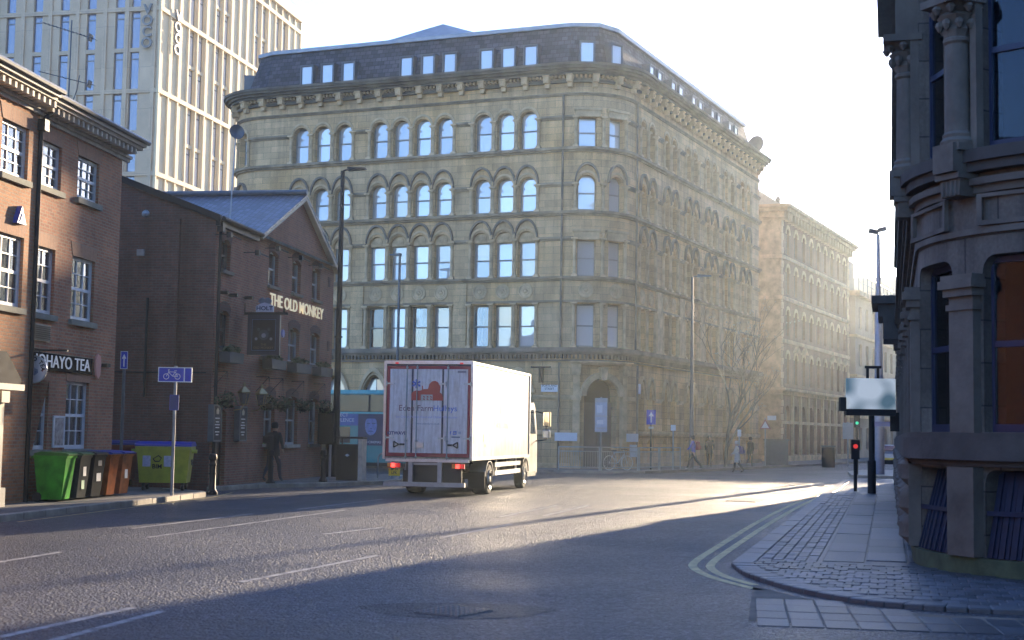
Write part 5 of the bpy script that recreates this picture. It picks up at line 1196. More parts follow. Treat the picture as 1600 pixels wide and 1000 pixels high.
def arch_strip(y, r0, r1, x0, x1):
    pts = [(y + r0 * math.cos(R(a)), .43 + r0 * math.sin(R(a))) for a in range(10, 171, 16)]; po_ = [(y + r1 * math.cos(R(a)), .43 + r1 * math.sin(R(a))) for a in range(10, 171, 16)]
    return MB().ring(pts, po_, x0, x1, M=Matrix(((0, 1, 0, 0), (1, 0, 0, 0), (0, 0, 1, 0), (0, 0, 0, 1))))
for s in (-1, 1):
    part('mudguard', arch_strip(2.4, .50, .54, min(s*.72, s*1.2), max(s*.72, s*1.2)), G['gframe'], truck)
    part('mud_flap', MB().box(min(s*.72, s*1.2), max(s*.72, s*1.2), 1.78, 1.80, .18, .65), td, truck)
    part('side_guard', MB().box(min(s*1.14, s*1.18), max(s*1.14, s*1.18), 3.2, 6.8, .52, .65).box(min(s*1.14, s*1.18), max(s*1.14, s*1.18), 3.2, 6.8, .76, .89).box(min(s*1.1, s*1.14), max(s*1.1, s*1.14), 3.5, 3.58, .5, 1.0).box(min(s*1.1, s*1.14), max(s*1.1, s*1.14), 6.3, 6.38, .5, 1.0), G['alu'], truck)
part('fuel_tank', MB().box(-1.05, -.55, 3.6, 5.0, .45, .9, bv=.08).box(.55, 1.02, 3.7, 4.6, .5, .92, bv=.06), G['dsteel'], truck)
CP = Matrix(((0, 1, 0, 0), (1, 0, 0, 0), (0, 0, 1, 0), (0, 0, 0, 1)))
part('cab', MB().prism([(8.02, .55), (8.02, 2.72), (9.25, 2.78), (9.5, 2.6), (9.82, 1.75), (9.9, 1.2), (9.92, .45), (8.3, .45)], -1.1, 1.1, M=CP), tw, truck)
part('cab_fairing', MB().prism([(8.1, 2.74), (8.0, 3.05), (8.3, 3.1), (9.2, 2.78)], -1.0, 1.0, M=CP), tw, truck)
for s in (-1, 1):
    xs = (1.101, 1.112) if s > 0 else (-1.112, -1.101)
    part('cab_window', MB().prism([(8.35, 1.75), (8.35, 2.5), (9.2, 2.55), (9.6, 1.75)], xs[0], xs[1], M=CP), G['opane'], truck)
    part('cab_step', MB().box(min(s*.95, s*1.12), max(s*.95, s*1.12), 8.2, 9.6, .35, .5), td, truck)
    part('cab_wheel_arch', arch_strip(7.9, .52, .58, min(s*.8, s*1.12), max(s*.8, s*1.12)), td, truck)
    m_ = part('mirror_arm', MB().tube([(s*1.08, 9.55, 2.5), (s*1.42, 9.75, 2.42), (s*1.45, 9.75, 1.55), (s*1.1, 9.6, 1.5)], .022, 6), td, truck)
    part('mirror', MB().box(s*1.45 - .12, s*1.45 + .12, 9.66, 9.78, 1.98, 2.5, bv=.03), td, m_); part('mirror_glass', MB().box(s*1.45 - .10, s*1.45 + .10, 9.645, 9.66, 2.0, 2.47), pm('mirror_glass', (.8, .75, .6), .05, 1), m_)
    part('mirror', MB().box(s*1.45 - .13, s*1.45 + .13, 9.62, 9.78, 1.62, 1.9, bv=.05), G['alu'], m_)
    part('mirror_edge', MB().box(s*1.45 + (.12 if s > 0 else -.14), s*1.45 + (.14 if s > 0 else -.12), 9.66, 9.78, 2.0, 2.48), pm('mirror_yellow', (.6, .45, .08), .5), m_)
part('windscreen', MB().prism([(9.88, 1.35), (9.82, 1.77), (9.52, 2.56), (9.54, 2.57), (9.84, 1.78), (9.9, 1.36)], -.98, .98, M=CP), G['opane'], truck)
# ---------------------------------------------------------------- bus
bus = thing('double_decker_bus', 'teal double-decker bus with a blue film advert crossing behind the truck', 'bus', frame((-7.0, 64.0, 0), 111.7))
teal = pm('bus_teal', (.03, .24, .24), .4, 0, .1, 2, coat=.3); lteal = pm('bus_light_teal', (.12, .50, .52), .4); adb = pm('advert_blue', (.10, .13, .36), .4, 0, .35, 2.2); adk = pm('advert_dark', (.02, .025, .09), .4, 0, .3, 3)
part('body', MB().box(-4.2, 5.6, .0, 2.4, .35, 3.42), teal, bus); part('roof', MB().box(-4.15, 5.55, .05, 2.35, 3.42, 3.58), lteal, bus); part('skirt', MB().box(-4.1, 5.5, .1, 2.3, .2, .35), td, bus)
part('upper_band', MB().box(-4.2, 5.6, -.012, .0, 2.52, 2.58), lteal, bus)
bgl = glass('bus_glass', (.2, .25, .3), 1.6, .03, (.02, .03, .04), .9)
for k in range(6): part('window', MB().box(-4.0 + k * 1.6, -2.5 + k * 1.6, -.012, .0, 2.62, 3.34), bgl, bus)
part('window_seal', MB().box(-4.1, 5.5, -.006, .0, 2.6, 3.37), td, bus)
for x0, x1 in ((-3.6, -1.9), (-1.8, -.2), (2.1, 3.4), (3.5, 4.9)): part('window', MB().box(x0, x1, -.012, .0, 1.2, 1.92), bgl, bus)
part('advert', MB().box(-2.6, .2, -.014, .0, 1.98, 2.50), adb, bus); part('advert', MB().box(.2, 2.0, -.014, .0, 1.1, 2.50), adk, bus)
text('EXPECT\nTURBULENCE', .235, G['whitep'], bus, T((-.72, -.02, 2.33)), extrude=.001)
skinb = pm('advert_face_blue', (.22, .26, .50), .5, 0, .5, 5)
part('advert_face', MB().lathe([(.30, 0), (.30, .006)], 18, M=T((.85, -.015, 2.0)) @ RX(90) @ Matrix.Diagonal((1, 1.5, 1, 1))), skinb, bus)
fs = MB().box(.10, .28, -.024, -.021, 2.06, 2.10).box(.36, .54, -.024, -.021, 2.06, 2.10).box(.27, .37, -.024, -.021, 1.85, 1.88).box(.2, .44, -.024, -.021, 1.72, 1.75).prism([(.0, 2.2), (.05, 2.36), (.32, 2.48), (.6, 2.36), (.64, 2.2), (.5, 2.3), (.15, 2.3)][::-1], -.024, -.021)
part('advert_face_shade', MB().join(fs, T((.53, 0, 0))), adk, bus)
text('IN CINEMAS', .15, G['whitep'], bus, T((.95, -.02, 1.25)), extrude=.001)
for x in (-2.6, 3.2): ob('wheel', wheel_mb(.48, .3).mesh('bus_wheel', rub), bus, T((x, .12, .48)) @ RZ(90))
# ---------------------------------------------------------------- bins
def wheelie(label, p, az, colb, coll, tall=1.07, sticker=None, pale=False):
    t = thing('wheelie_bin', label, 'wheelie bin', frame((p[0], p[1], PAVE), az), 'wheelie bins outside the tea shop')
    b = pm('bin_plastic', colb, .85, 0, .5, 3.5, spec=.08); l = pm('bin_lid', coll, .5, 0, .2, 3, spec=.35)
    w0, w1, d0, d1 = .24, .29, .26, .36
    mb = MB(); V = [(-w0, -d0, .05), (w0, -d0, .05), (w0, d0, .05), (-w0, d0, .05), (-w1, -d1, .98), (w1, -d1, .98), (w1, d1, .98), (-w1, d1, .98)]
    mb.add(V, [(0, 3, 2, 1), (4, 5, 6, 7), (0, 1, 5, 4), (1, 2, 6, 5), (2, 3, 7, 6), (3, 0, 4, 7)]); mb.box(-w1 - .015, w1 + .015, -d1 - .02, d1 + .01, .94, .99)
    part('body', mb, b, t)
    part('lid', MB().prism([(-.40, .992), (.34, .992), (.36, 1.03), (.2, 1.075), (-.35, 1.05), (-.42, 1.02)], -.31, .31, M=Matrix(((0, 1, 0, 0), (1, 0, 0, 0), (0, 0, 1, 0), (0, 0, 0, 1)))), l, t)
    part('handle', MB().cyl((-.25, d1 + .06, .95), (.25, d1 + .06, .95), .018).box(-.27, -.22, d1, d1 + .07, .92, .98).box(.22, .27, d1, d1 + .07, .92, .98), l, t)
    for s in (-1, 1): part('wheel', MB().lathe([(.10, -.025), (.10, .025)], 16, M=T((s * .27, .27, .10)) @ RY(90)), rub, t)
    if sticker:
        for (x, z, w, h, m) in sticker: part('sticker', MB().prism([(x - w/2, z - h/2), (x + w/2, z - h/2), (x + w/2, z + h/2), (x - w/2, z + h/2)], -.004, .0, M=T((0, -.262 - (z - .05) * .1075 - .002, 0)) @ Matrix(((1, 0, 0, 0), (0, 1, -.0, 0), (0, 0, 1, 0), (0, 0, 0, 1)))), m, t)
    return t
stw = pm('sticker_white', (.7, .7, .68), .5); stg = pm('sticker_green', (.03, .25, .12), .5)
def onwall(px_, off=.55):   # along the tea-shop wall
    s = px_; q = BL + azd(AZL) * s + azd(AZL + 90) * off; return (q.x, q.y)
wheelie('lime green wheelie bin, first of the row by the tea shop window', onwall(-4.35), 3, (.05, .30, .03), (.03, .16, .02))
wheelie('dark green-lidded wheelie bin with white and green labels', onwall(-3.55), 6, (.012, .022, .03), (.02, .10, .05), sticker=[(0, .66, .16, .26, stw), (.0, .36, .16, .24, stg)])
wheelie('black wheelie bin with a round grey logo and white notice', onwall(-2.75), 9, (.012, .016, .022), (.03, .035, .04), sticker=[(.02, .50, .22, .22, stw), (0, .80, .18, .12, pm('sticker_grey', (.12, .14, .16), .5))])
wheelie('rusty orange wheelie bin with a blue lid beside the black bin', onwall(-1.95), 5, (.34, .085, .02), (.03, .05, .32))
wheelie('orange-brown wheelie bin with a white label, last of the row', onwall(-1.15), 8, (.32, .10, .035), (.03, .05, .32), sticker=[(0, .55, .16, .28, stw)])
def dumpster(label, M, colb, coll, logo=True):
    t = tag(ob('wheeled_dumpster', None, None, M), label, 'dumpster')
    b = pm('dumpster_plastic', colb, .45, 0, .3, 3); l = pm('dumpster_lid', coll, .4, 0, .15, 3)
    V = [(-.6, -.42, .2), (.6, -.42, .2), (.6, .42, .2), (-.6, .42, .2), (-.68, -.52, 1.12), (.68, -.52, 1.12), (.68, .52, 1.12), (-.68, .52, 1.12)]
    part('body', MB().add(V, [(0, 3, 2, 1), (4, 5, 6, 7), (0, 1, 5, 4), (1, 2, 6, 5), (2, 3, 7, 6), (3, 0, 4, 7)]).box(-.71, .71, -.55, .55, 1.06, 1.14), b, t)
    part('lid', MB().prism([(-.57, 1.145), (.57, 1.145), (.57, 1.19), (.3, 1.27), (-.4, 1.25), (-.57, 1.19)], -.72, .72, M=Matrix(((0, 1, 0, 0), (1, 0, 0, 0), (0, 0, 1, 0), (0, 0, 0, 1)))), l, t)
    for x in (-.5, .5):
        for y in (-.36, .36): part('caster', MB().lathe([(.09, -.03), (.09, .03)], 14, M=T((x, y, .09)) @ RY(90)).box(x - .04, x + .04, y - .05, y + .05, .14, .21), td, t)
    part('lifting_lug', MB().cyl((.7, -.3, 1.02), (.84, -.3, 1.02), .05, n=10).cyl((-.84, -.3, 1.02), (-.7, -.3, 1.02), .05, n=10), b, t)
    if logo:
        for x in (-.42, .12): part('sticker', MB().box(x - .1, x + .1, -.012, 0, .62, .90, M=T((0, -.486, 0)) @ T((0, 0, 0)) ), pm('sticker_lilac', (.55, .55, .66), .5, var=.3, vs=14), t)
        text('BIM', .16, G['black'], t, T((-.15, -.49, .62)) @ RX(6), extrude=.004, bold=.004)
        part('logo_leaf', MB().ring([(-.09, .0), (-.05, -.05), (.05, -.05), (.09, .02), (.03, .07)], [(-.12, .0), (-.06, -.08), (.06, -.08), (.12, .03), (.03, .1)], -.012, 0, M=T((-.15, -.492, .82)), close=True), G['black'], t)
        text('BSK', .2, G['black'], t, T((.683, 0, .72)) @ RZ(90) @ RX(-5), extrude=.004, bold=.008)
    return t
dumpster('yellow-green wheeled dumpster with blue lid and stickers in front of the pub flank', frame((-9.05, 37.6, PAVE), 84), (.42, .42, .03), (.025, .04, .36))
dumpster('dim red dumpster with blue lid in the alley behind the orange bins', frame((-11.0, 39.4, PAVE), 84), (.22, .04, .03), (.025, .04, .22), False)
# ---------------------------------------------------------------- street furniture
def bollard(p, label):
    t = thing('bollard', label, 'bollard', T((p[0], p[1], PAVE)), 'black cast bollards on the left pavements')
    part('shaft', MB().lathe([(.14, 0), (.14, .06), (.11, .10), (.085, .14), (.08, .70), (.095, .72), (.095, .76), (.075, .78), (.075, .84), (.10, .86), (.105, .92), (.085, .99), (.03, 1.02)], 16), G['black'], t)
    part('collar', MB().lathe([(.10, .5), (.10, .53)], 16), G['black'], t)
bollard((-7.35, 35.4), 'black cast bollard beside the yellow dumpster'); bollard((-7.2, 42.2 + .9), 'black cast bollard in front of the walking man'); bollard((-5.9, 45.3), 'black cast bollard left of the litter bin')
lb = thing('litter_bin', 'black litter bin with hood and bright steel side behind the truck', 'litter bin', frame((-5.25, 47.3, PAVE), 98))
part('body', MB().box(-.42, .30, -.3, .3, 0, 1.18), G['black'], lb); part('hood', MB().box(-.44, .46, -.32, .32, 1.36, 1.43).box(-.40, -.36, -.28, -.24, 1.18, 1.36).box(-.40, -.36, .24, .28, 1.18, 1.36), G['black'], lb)
part('side_panel', MB().box(.31, .44, -.31, .31, 0, 1.36), pm('steel_side_panel', (.5, .48, .44), .35, .5, .35, 5), lb); part('badge', MB().prism([(-.08, .82), (0, .77), (.08, .82), (0, .87)], -.31, -.301, M=T((-.06, 0, 0))), G['whitep'], lb)
for i, (x, y, lbz) in enumerate(((-4.35, 49.6, 'steel cycle hoop next to the litter bin'), (-3.7, 50.2, 'steel cycle hoop half behind the truck'))):
    t = thing('cycle_hoop', lbz, 'cycle hoop', frame((x, y, PAVE), 95), 'steel cycle hoops')
    part('hoop', MB().tube([(-.22, 0, 0), (-.22, 0, .7), (-.17, 0, .82), (-.1, 0, .86), (.1, 0, .86), (.17, 0, .82), (.22, 0, .7), (.22, 0, 0)], .025, 10), G['steel'], t)
def lamp_post(label, p, h, arm, az, r0=.10, r1=.055, mat=None, head=.55, base_h=1.4, z=PAVE):
    t = thing('street_lamp', label, 'street lamp', frame((p[0], p[1], z), az), 'street lamp posts'); mat = mat or G['dsteel']
    part('column', MB().lathe([(r0 * 1.15, 0), (r0 * 1.15, base_h), (r0, base_h + .05), (r0 * .82, h * .45), (r1, h)], 14), mat, t)
    part('collar', MB().lathe([(r0 * 1.1, h * .45), (r0 * 1.1, h * .45 + .06)], 14), mat, t)
    part('arm', MB().tube([(0, 0, h - .02), (arm * .4, 0, h + .04), (arm, 0, h + .06)], .035, 8), mat, t)
    part('lantern', MB().prism([(arm - .1, h + .0), (arm + head, h + .04), (arm + head, h + .09), (arm - .1, h + .14)], -.13, .13), mat, t)
    return t
lamp_post('tall black lamp post at the pub corner', (-6.15, 50.4), 10.9, .3, 100, .13, .075, G['black'], .55, 1.6)
lamp_post('slim dark lamp post rising above the truck in front of the hotel', (-5.55, 69.3), 10.2, .05, 285, .09, .06, G['dsteel'], .45)
lamp_post('dark lamp post standing on the pavement beside the hotel corner', (9.15, 72.0), 9.7, .35, 95, .11, .06, G['dsteel'], .6)
mt = thing('camera_mast', 'tall blue-grey mast with a twin head on the traffic island', 'mast', T((17.15, 66.3, .13)))
part('column', MB().lathe([(.24, 0), (.24, 4.2), (.2, 4.3), (.17, 8.0), (.11, 8.1), (.08, 11.2)], 16), pm('mast_blue_grey', (.20, .23, .33), .4, .4), mt); part('head', MB().box(-.45, .0, -.1, .1, -.1, .1, M=T((0, 0, 11.3)) @ RY(10)).box(.02, .40, -.08, .08, 0, .2, M=T((0, 0, 11.3)) @ RY(-14)), G['dsteel'], mt)
sg = thing('signal_box', 'dark traffic signal head seen from behind on the pub corner post', 'traffic signal', frame((-6.45, 50.05, 0), 96))
part('head', MB().box(-.28, .28, -.15, .12, 1.35, 2.35, bv=.03), G['black'], sg); part('backing', MB().box(-.36, .36, .12, .15, 1.25, 2.45), G['black'], sg); part('post', MB().cyl((0, .2, .1), (0, .2, 2.5), .06), G['black'], sg)
ca = thing('utility_cabinet', 'grey utility cabinet against the pub corner post', 'cabinet', frame((-6.6, 50.9, PAVE), 98))
part('body', MB().box(-.2, .25, -.2, .2, 0, 1.25, bv=.02), G['gframe'], ca); part('door', MB().box(-.17, .22, -.215, -.2, .08, 1.15), pm('cabinet_door', (.33, .35, .37), .5), ca)
def post_sign(name, label, p, az, h, mat, z=PAVE, r=.04):
    t = thing(name, label, 'sign', frame((p[0], p[1], z), az)); part('post', MB().cyl((0, 0, 0), (0, 0, h), r, n=12), mat, t); return t
blue = pm('sign_blue', (.015, .035, .42), .4, var=.04); signw = G['whitep']
cs = post_sign('cycle_route_sign', 'blue cycle route sign with white bicycle on a grey post near the kerb', (-8.1, 34.35), 88, 3.12, G['steel'])
part('plate', MB().box(-.40, .40, -.07, -.05, 2.73, 3.08), blue, cs); part('border', MB().ring([(-.385, 2.745), (.385, 2.745), (.385, 3.065), (-.385, 3.065)], [(-.405, 2.725), (.405, 2.725), (.405, 3.085), (-.405, 3.085)], -.074, -.05, close=True).box(.21, .235, -.074, -.07, 2.745, 3.065), signw, cs)
def wring(cx, cz, r): return MB().ring([(cx + (r - .016) * math.cos(R(a)), cz + (r - .016) * math.sin(R(a))) for a in range(0, 360, 20)], [(cx + r * math.cos(R(a)), cz + r * math.sin(R(a))) for a in range(0, 360, 20)], -.075, -.07, close=True)
def stroke(mb, a, b, w=.014, y0=-.075, y1=-.07):
    d = Vector((b[0] - a[0], b[1] - a[1])); L_ = d.length; ang = math.degrees(math.atan2(d.y, d.x)); return mb.box(0, L_, y0, y1, -w/2, w/2, M=T((a[0], 0, a[1])) @ RY(-ang))
bm_ = MB().join(wring(-.21, 2.86, .072)).join(wring(.06, 2.86, .072))
for a, b in (((-.21, 2.86), (-.15, 2.97)), ((-.15, 2.97), (.0, 2.97)), ((0, 2.97), (-.06, 2.87)), ((-.06, 2.87), (-.15, 2.96)), ((0, 2.98), (.06, 2.86)), ((-.06, 2.87), (.06, 2.86)), ((-.17, 3.02), (-.13, 3.02)), ((-.15, 2.97), (-.16, 3.02)), ((-.02, 3.0), (.04, 3.0))): stroke(bm_, a, b)
part('bicycle_symbol', bm_, signw, cs)
p2 = part('small_plate', MB().box(-.11, .11, -.06, -.045, 2.05, 2.42), pm('sign_navy', (.012, .03, .16), .4), cs); part('plate_border', MB().ring([(-.10, 2.06), (.10, 2.06), (.10, 2.41), (-.10, 2.41)], [(-.11, 2.05), (.11, 2.05), (.11, 2.42), (-.11, 2.42)], -.064, -.045, close=True), blue, p2)
as_ = post_sign('arrow_sign', 'narrow blue ahead arrow sign on a dark post in front of the alley', (-9.85, 36.2), 86, 3.5, G['dsteel'])
part('plate', MB().box(-.09, .09, -.06, -.045, 3.1, 3.55), blue, as_); part('arrow', MB().box(-.015, .015, -.066, -.06, 3.16, 3.38).prism([(-.055, 3.36), (.055, 3.36), (0, 3.48)], -.066, -.06).ring([(-.08, 3.11), (.08, 3.11), (.08, 3.54), (-.08, 3.54)], [(-.09, 3.1), (.09, 3.1), (.09, 3.55), (-.09, 3.55)], -.066, -.06, close=True), signw, as_)
bs = post_sign('bus_stop_sign', 'tall pale flag sign on a post before the hotel doorway', (4.15, 65.3), 92, 3.35, G['steel'])
part('flag', MB().box(-.28, .28, -.08, -.05, 1.75, 3.3), pm('pale_blue_flag', (.45, .50, .58), .5), bs); part('flag_bar', MB().box(-.29, .29, -.088, -.08, 3.1, 3.3).box(-.29, .29, -.088, -.08, 2.45, 2.5).box(-.22, .22, -.088, -.08, 1.9, 1.95), G['gframe'], bs); part('flag_print', MB().box(-.2, .06, -.088, -.08, 2.62, 2.98).box(-.2, .1, -.088, -.08, 2.1, 2.3), signw, bs)
ow = post_sign('ahead_only_sign', 'blue rectangular arrow sign on a slim black post by the railing', (6.75, 68.4), 92, 2.7, G['black'])
part('plate', MB().box(-.22, .22, -.06, -.045, 2.15, 2.85), blue, ow); part('arrow', MB().box(-.03, .03, -.066, -.06, 2.25, 2.6).prism([(-.12, 2.55), (.12, 2.55), (0, 2.76)], -.066, -.06), signw, ow); part('badge', MB().box(-.12, .12, -.06, -.045, 1.95, 2.05), G['gframe'], ow)
n1 = post_sign('notice_sign', 'small white notice plate on a grey post beside the blue arrow sign', (7.95, 69.6), 92, 2.15, G['steel']); part('plate', MB().box(-.12, .12, -.06, -.045, 1.88, 2.16), signw, n1)
wt = post_sign('warning_sign', 'triangular warning sign with a plate on a post beyond the bare tree', (14.75, 82.5), 100, 2.75, G['steel'])
part('triangle', MB().prism([(-.33, 2.1), (.33, 2.1), (0, 2.7)], -.06, -.045), pm('faded_red', (.42, .2, .17), .5), wt); part('triangle_face', MB().prism([(-.22, 2.16), (.22, 2.16), (0, 2.56)], -.066, -.06), signw, wt); part('plate', MB().box(.12, .62, -.06, -.045, 2.62, 2.88), signw, wt)
n2 = post_sign('parking_plate', 'slim post with white plate next to the woman in the pale coat', (12.3, 76.6), 95, 2.0, G['steel']); part('plate', MB().box(-.1, .1, -.06, -.045, 1.65, 2.02), signw, n2)
n3 = post_sign('timetable_post', 'far post with a pale board at the end of the warehouse pavement', (19.6, 82.8), 95, 2.6, G['steel']); part('board', MB().box(-.3, .3, -.06, -.045, 1.6, 2.55), G['gframe'], n3)
for k, (a, b, lbz) in enumerate((((2.2, 65.05), (4.1, 65.1), 'guard rail panel in front of the hotel doorway'), ((4.15, 65.12), (5.95, 66.3), 'guard rail panel with the bicycle leaning behind it'), ((6.0, 66.35), (7.1, 68.0), 'guard rail panel crossed by the blue arrow post'), ((7.13, 68.05), (8.35, 69.9), 'last guard rail panel next to the man in blue'))):
    a = Vector((*a, PAVE)); b = Vector((*b, PAVE)); d = b - a; L_ = d.length
    t = thing('guard_rail', lbz, 'railing', frame(a, math.degrees(math.atan2(d.x, d.y))), 'guard rail panels at the junction')
    part('frame', MB().box(0, .05, -.025, .025, 0, 1.08).box(L_ - .05, L_, -.025, .025, 0, 1.08).box(.05, L_ - .05, -.022, .022, 1.03, 1.08).box(.05, L_ - .05, -.02, .02, .84, .88).box(.05, L_ - .05, -.02, .02, .12, .16), G['steel'], t)
    x = .15
    while x < L_ - .08: ob('bar', cmesh('railbar', lambda: MB().cyl((0, 0, .16), (0, 0, .84), .008, n=6), G['steel']), t, T((x, 0, 0))); x += .11
bk_ = thing('bicycle', 'silver bicycle leaning at the guard rail', 'bicycle', frame((4.3, 65.75, PAVE), 57))
silver = pm('bike_silver', (.6, .61, .62), .3, .7)
for x in (.35, 1.38): 
    w_ = part('wheel', MB().ring([(x + .315 * math.cos(R(a)), .34 + .315 * math.sin(R(a))) for a in range(0, 360, 15)], [(x + .34 * math.cos(R(a)), .34 + .34 * math.sin(R(a))) for a in range(0, 360, 15)], -.015, .015, close=True), silver, bk_)
    sp_ = MB()
    for a in range(0, 360, 30): sp_.cyl((x, 0, .34), (x + .32 * math.cos(R(a)), 0, .34 + .32 * math.sin(R(a))), .003, n=4)
    part('spoke', sp_, silver, w_)
part('frame', MB().cyl((.35, 0, .34), (.8, 0, .3), .012).cyl((.35, 0, .34), (.62, 0, .82), .012).cyl((.62, 0, .86), (.8, 0, .3), .018).cyl((.63, 0, .8), (1.2, 0, .84), .018).cyl((.8, 0, .3), (1.22, 0, .74), .02).cyl((1.18, 0, .92), (1.24, 0, .7), .02).cyl((1.24, 0, .7), (1.38, 0, .34), .014), silver, bk_)
part('saddle', MB().box(.48, .74, -.06, .06, .88, .93, bv=.02), G['black'], bk_); part('handlebar', MB().tube([(1.22, -.22, .96), (1.17, 0, .97), (1.22, .22, .96)], .014, 6), G['black'], bk_); part('pedal', MB().cyl((.8, -.12, .3), (.8, .12, .3), .015).box(.72, .82, -.2, -.1, .2, .22), G['black'], bk_)
fbn = thing('street_bin', 'dark far litter bin on the pavement by the warehouse arches', 'litter bin', frame((17.9, 80.3, 0), 100)); part('body', MB().box(-.35, .35, -.3, .3, .12, 1.25, bv=.03), G['black'], fbn); part('cap', MB().box(-.38, .38, -.33, .33, 1.26, 1.34), G['dsteel'], fbn)
fc = thing('telecom_cabinet', 'grey roadside cabinet under the warning sign', 'cabinet', frame((15.9, 85.2, PAVE), 100)); part('body', MB().box(-.7, .7, -.25, .25, 0, 1.45), G['dsteel'], fc); part('lid', MB().box(-.75, .75, -.3, .3, 1.451, 1.53), G['dsteel'], fc)
# screen and signals on the right pavement
scn = thing('display_screen', 'pale street display panel on a thick black post on the right pavement', 'display', frame((11.3, 44.6, PR), 97))
part('post', MB().lathe([(.13, 0), (.13, 1.0), (.09, 1.05), (.09, 2.5)], 16), G['black'], scn)
part('tray', MB().box(-.80, .72, -.25, .25, 2.42, 2.62), G['black'], scn); part('side_cowl', MB().box(-.98, -.80, -.25, .25, 2.55, 2.98), G['black'], scn)
def screen_mat():
    m, n, b, L = nodes('display_glass'); tc = N(n, 'TexCoord'); nz = N(n, 'TexNoise', Scale=1.5, Detail=0); L(tc.outputs['Object'], nz.inputs['Vector'])
    rc = ramp(n, L, nz.outputs[0], .35, (.12, .20, .24), .6, (.62, .68, .70)); L(rc, b.inputs['Base Color']); L(rc, b.inputs['Emission Color']); b.inputs['Emission Strength'].default_value = .16; b.inputs['Roughness'].default_value = .12; b.inputs['Coat Weight'].default_value = .5; return m
part('panel', MB().box(-.80, .72, -.18, .18, 2.62, 3.58, bv=.02), screen_mat(), scn); part('top_bracket', MB().box(-.16, -.08, -.05, .05, 3.58, 3.92).box(.16, .24, -.05, .05, 3.58, 3.98).box(-.2, .3, -.07, .07, 3.9, 3.98), G['black'], scn)
def signal(name, label, p, h, lit, zb=PR):
    t = thing(name, label, 'traffic signal', frame((p[0], p[1], zb), 100)); part('post', MB().cyl((0, 0, 0), (0, 0, h), .057, n=12), G['black'], t)
    part('head', MB().box(-.13, .13, -.16, .06, h - .62, h + .02, bv=.02), G['black'], t)
    part('lens', MB().lathe([(.075, 0), (.07, .02)], 14, M=T((0, -.16, h - (.2 if lit == 'red' else .42))) @ RX(90)), pm('signal_' + lit, (.9, .05, .04) if lit == 'red' else (.05, .8, .45), .4, emit=.2), t)
    part('visor', MB().box(-.11, .11, -.26, -.16, h - .1, h - .08), G['black'], t); return t
signal('crossing_signal', 'low black pedestrian signal with a red figure beside the display post', (11.2, 46.3), 1.65, 'red')
signal('traffic_light', 'far traffic light showing green behind the display post', (15.75, 64.8), 2.75, 'green', .13)
fsg = thing('direction_sign', 'small blue finger sign near the traffic light on the island', 'sign', frame((16.6, 65.2, .13), 95)); part('post', MB().cyl((0, 0, 0), (0, 0, 2.5), .04), G['dsteel'], fsg); part('finger', MB().box(-.1, .75, -.03, .0, 2.2, 2.42), pm('finger_blue', (.12, .16, .4), .5), fsg)
# far car
car = thing('parked_car', 'silver far car with red tail light at the street end by the right building', 'car', frame((20.75, 78.0, 0), 20) @ RZ(-90))
cp_ = pm('car_silver', (.55, .56, .58), .3, .6)
prof = [(0, .35), (4.1, .35), (4.15, .75), (3.9, .95), (3.0, 1.0), (2.4, 1.42), (.8, 1.45), (.25, 1.05), (0, .95)]
part('body', MB().prism(prof, -.86, .86, M=CP), cp_, car)
part('rear_window', MB().box(-.68, .68, .28, .5, 1.08, 1.38, M=T((0, -.02, .02))), G['opane'], car); part('side_window', MB().prism([(.7, 1.02), (2.6, 1.02), (2.3, 1.36), (.9, 1.38)], -.87, .87, M=CP), G['opane'], car)
for s in (-1, 1):
    part('tail_light', MB().box(s*.72 - .13, s*.72 + .13, -.02, .03, .78, .98), pm('car_red', (.6, .03, .03), .3, emit=.4), car)
    for y in (.75, 3.3): ob('wheel', cmesh('carwheel', lambda: wheel_mb(.32, .2), rub), car, T((s * .78, y, .32)))
part('bumper', MB().box(-.84, .84, -.06, .02, .38, .62), td, car); part('number_plate', MB().box(-.26, .26, -.075, -.06, .62, .74), pm('car_plate', (.7, .55, .05), .5), car)
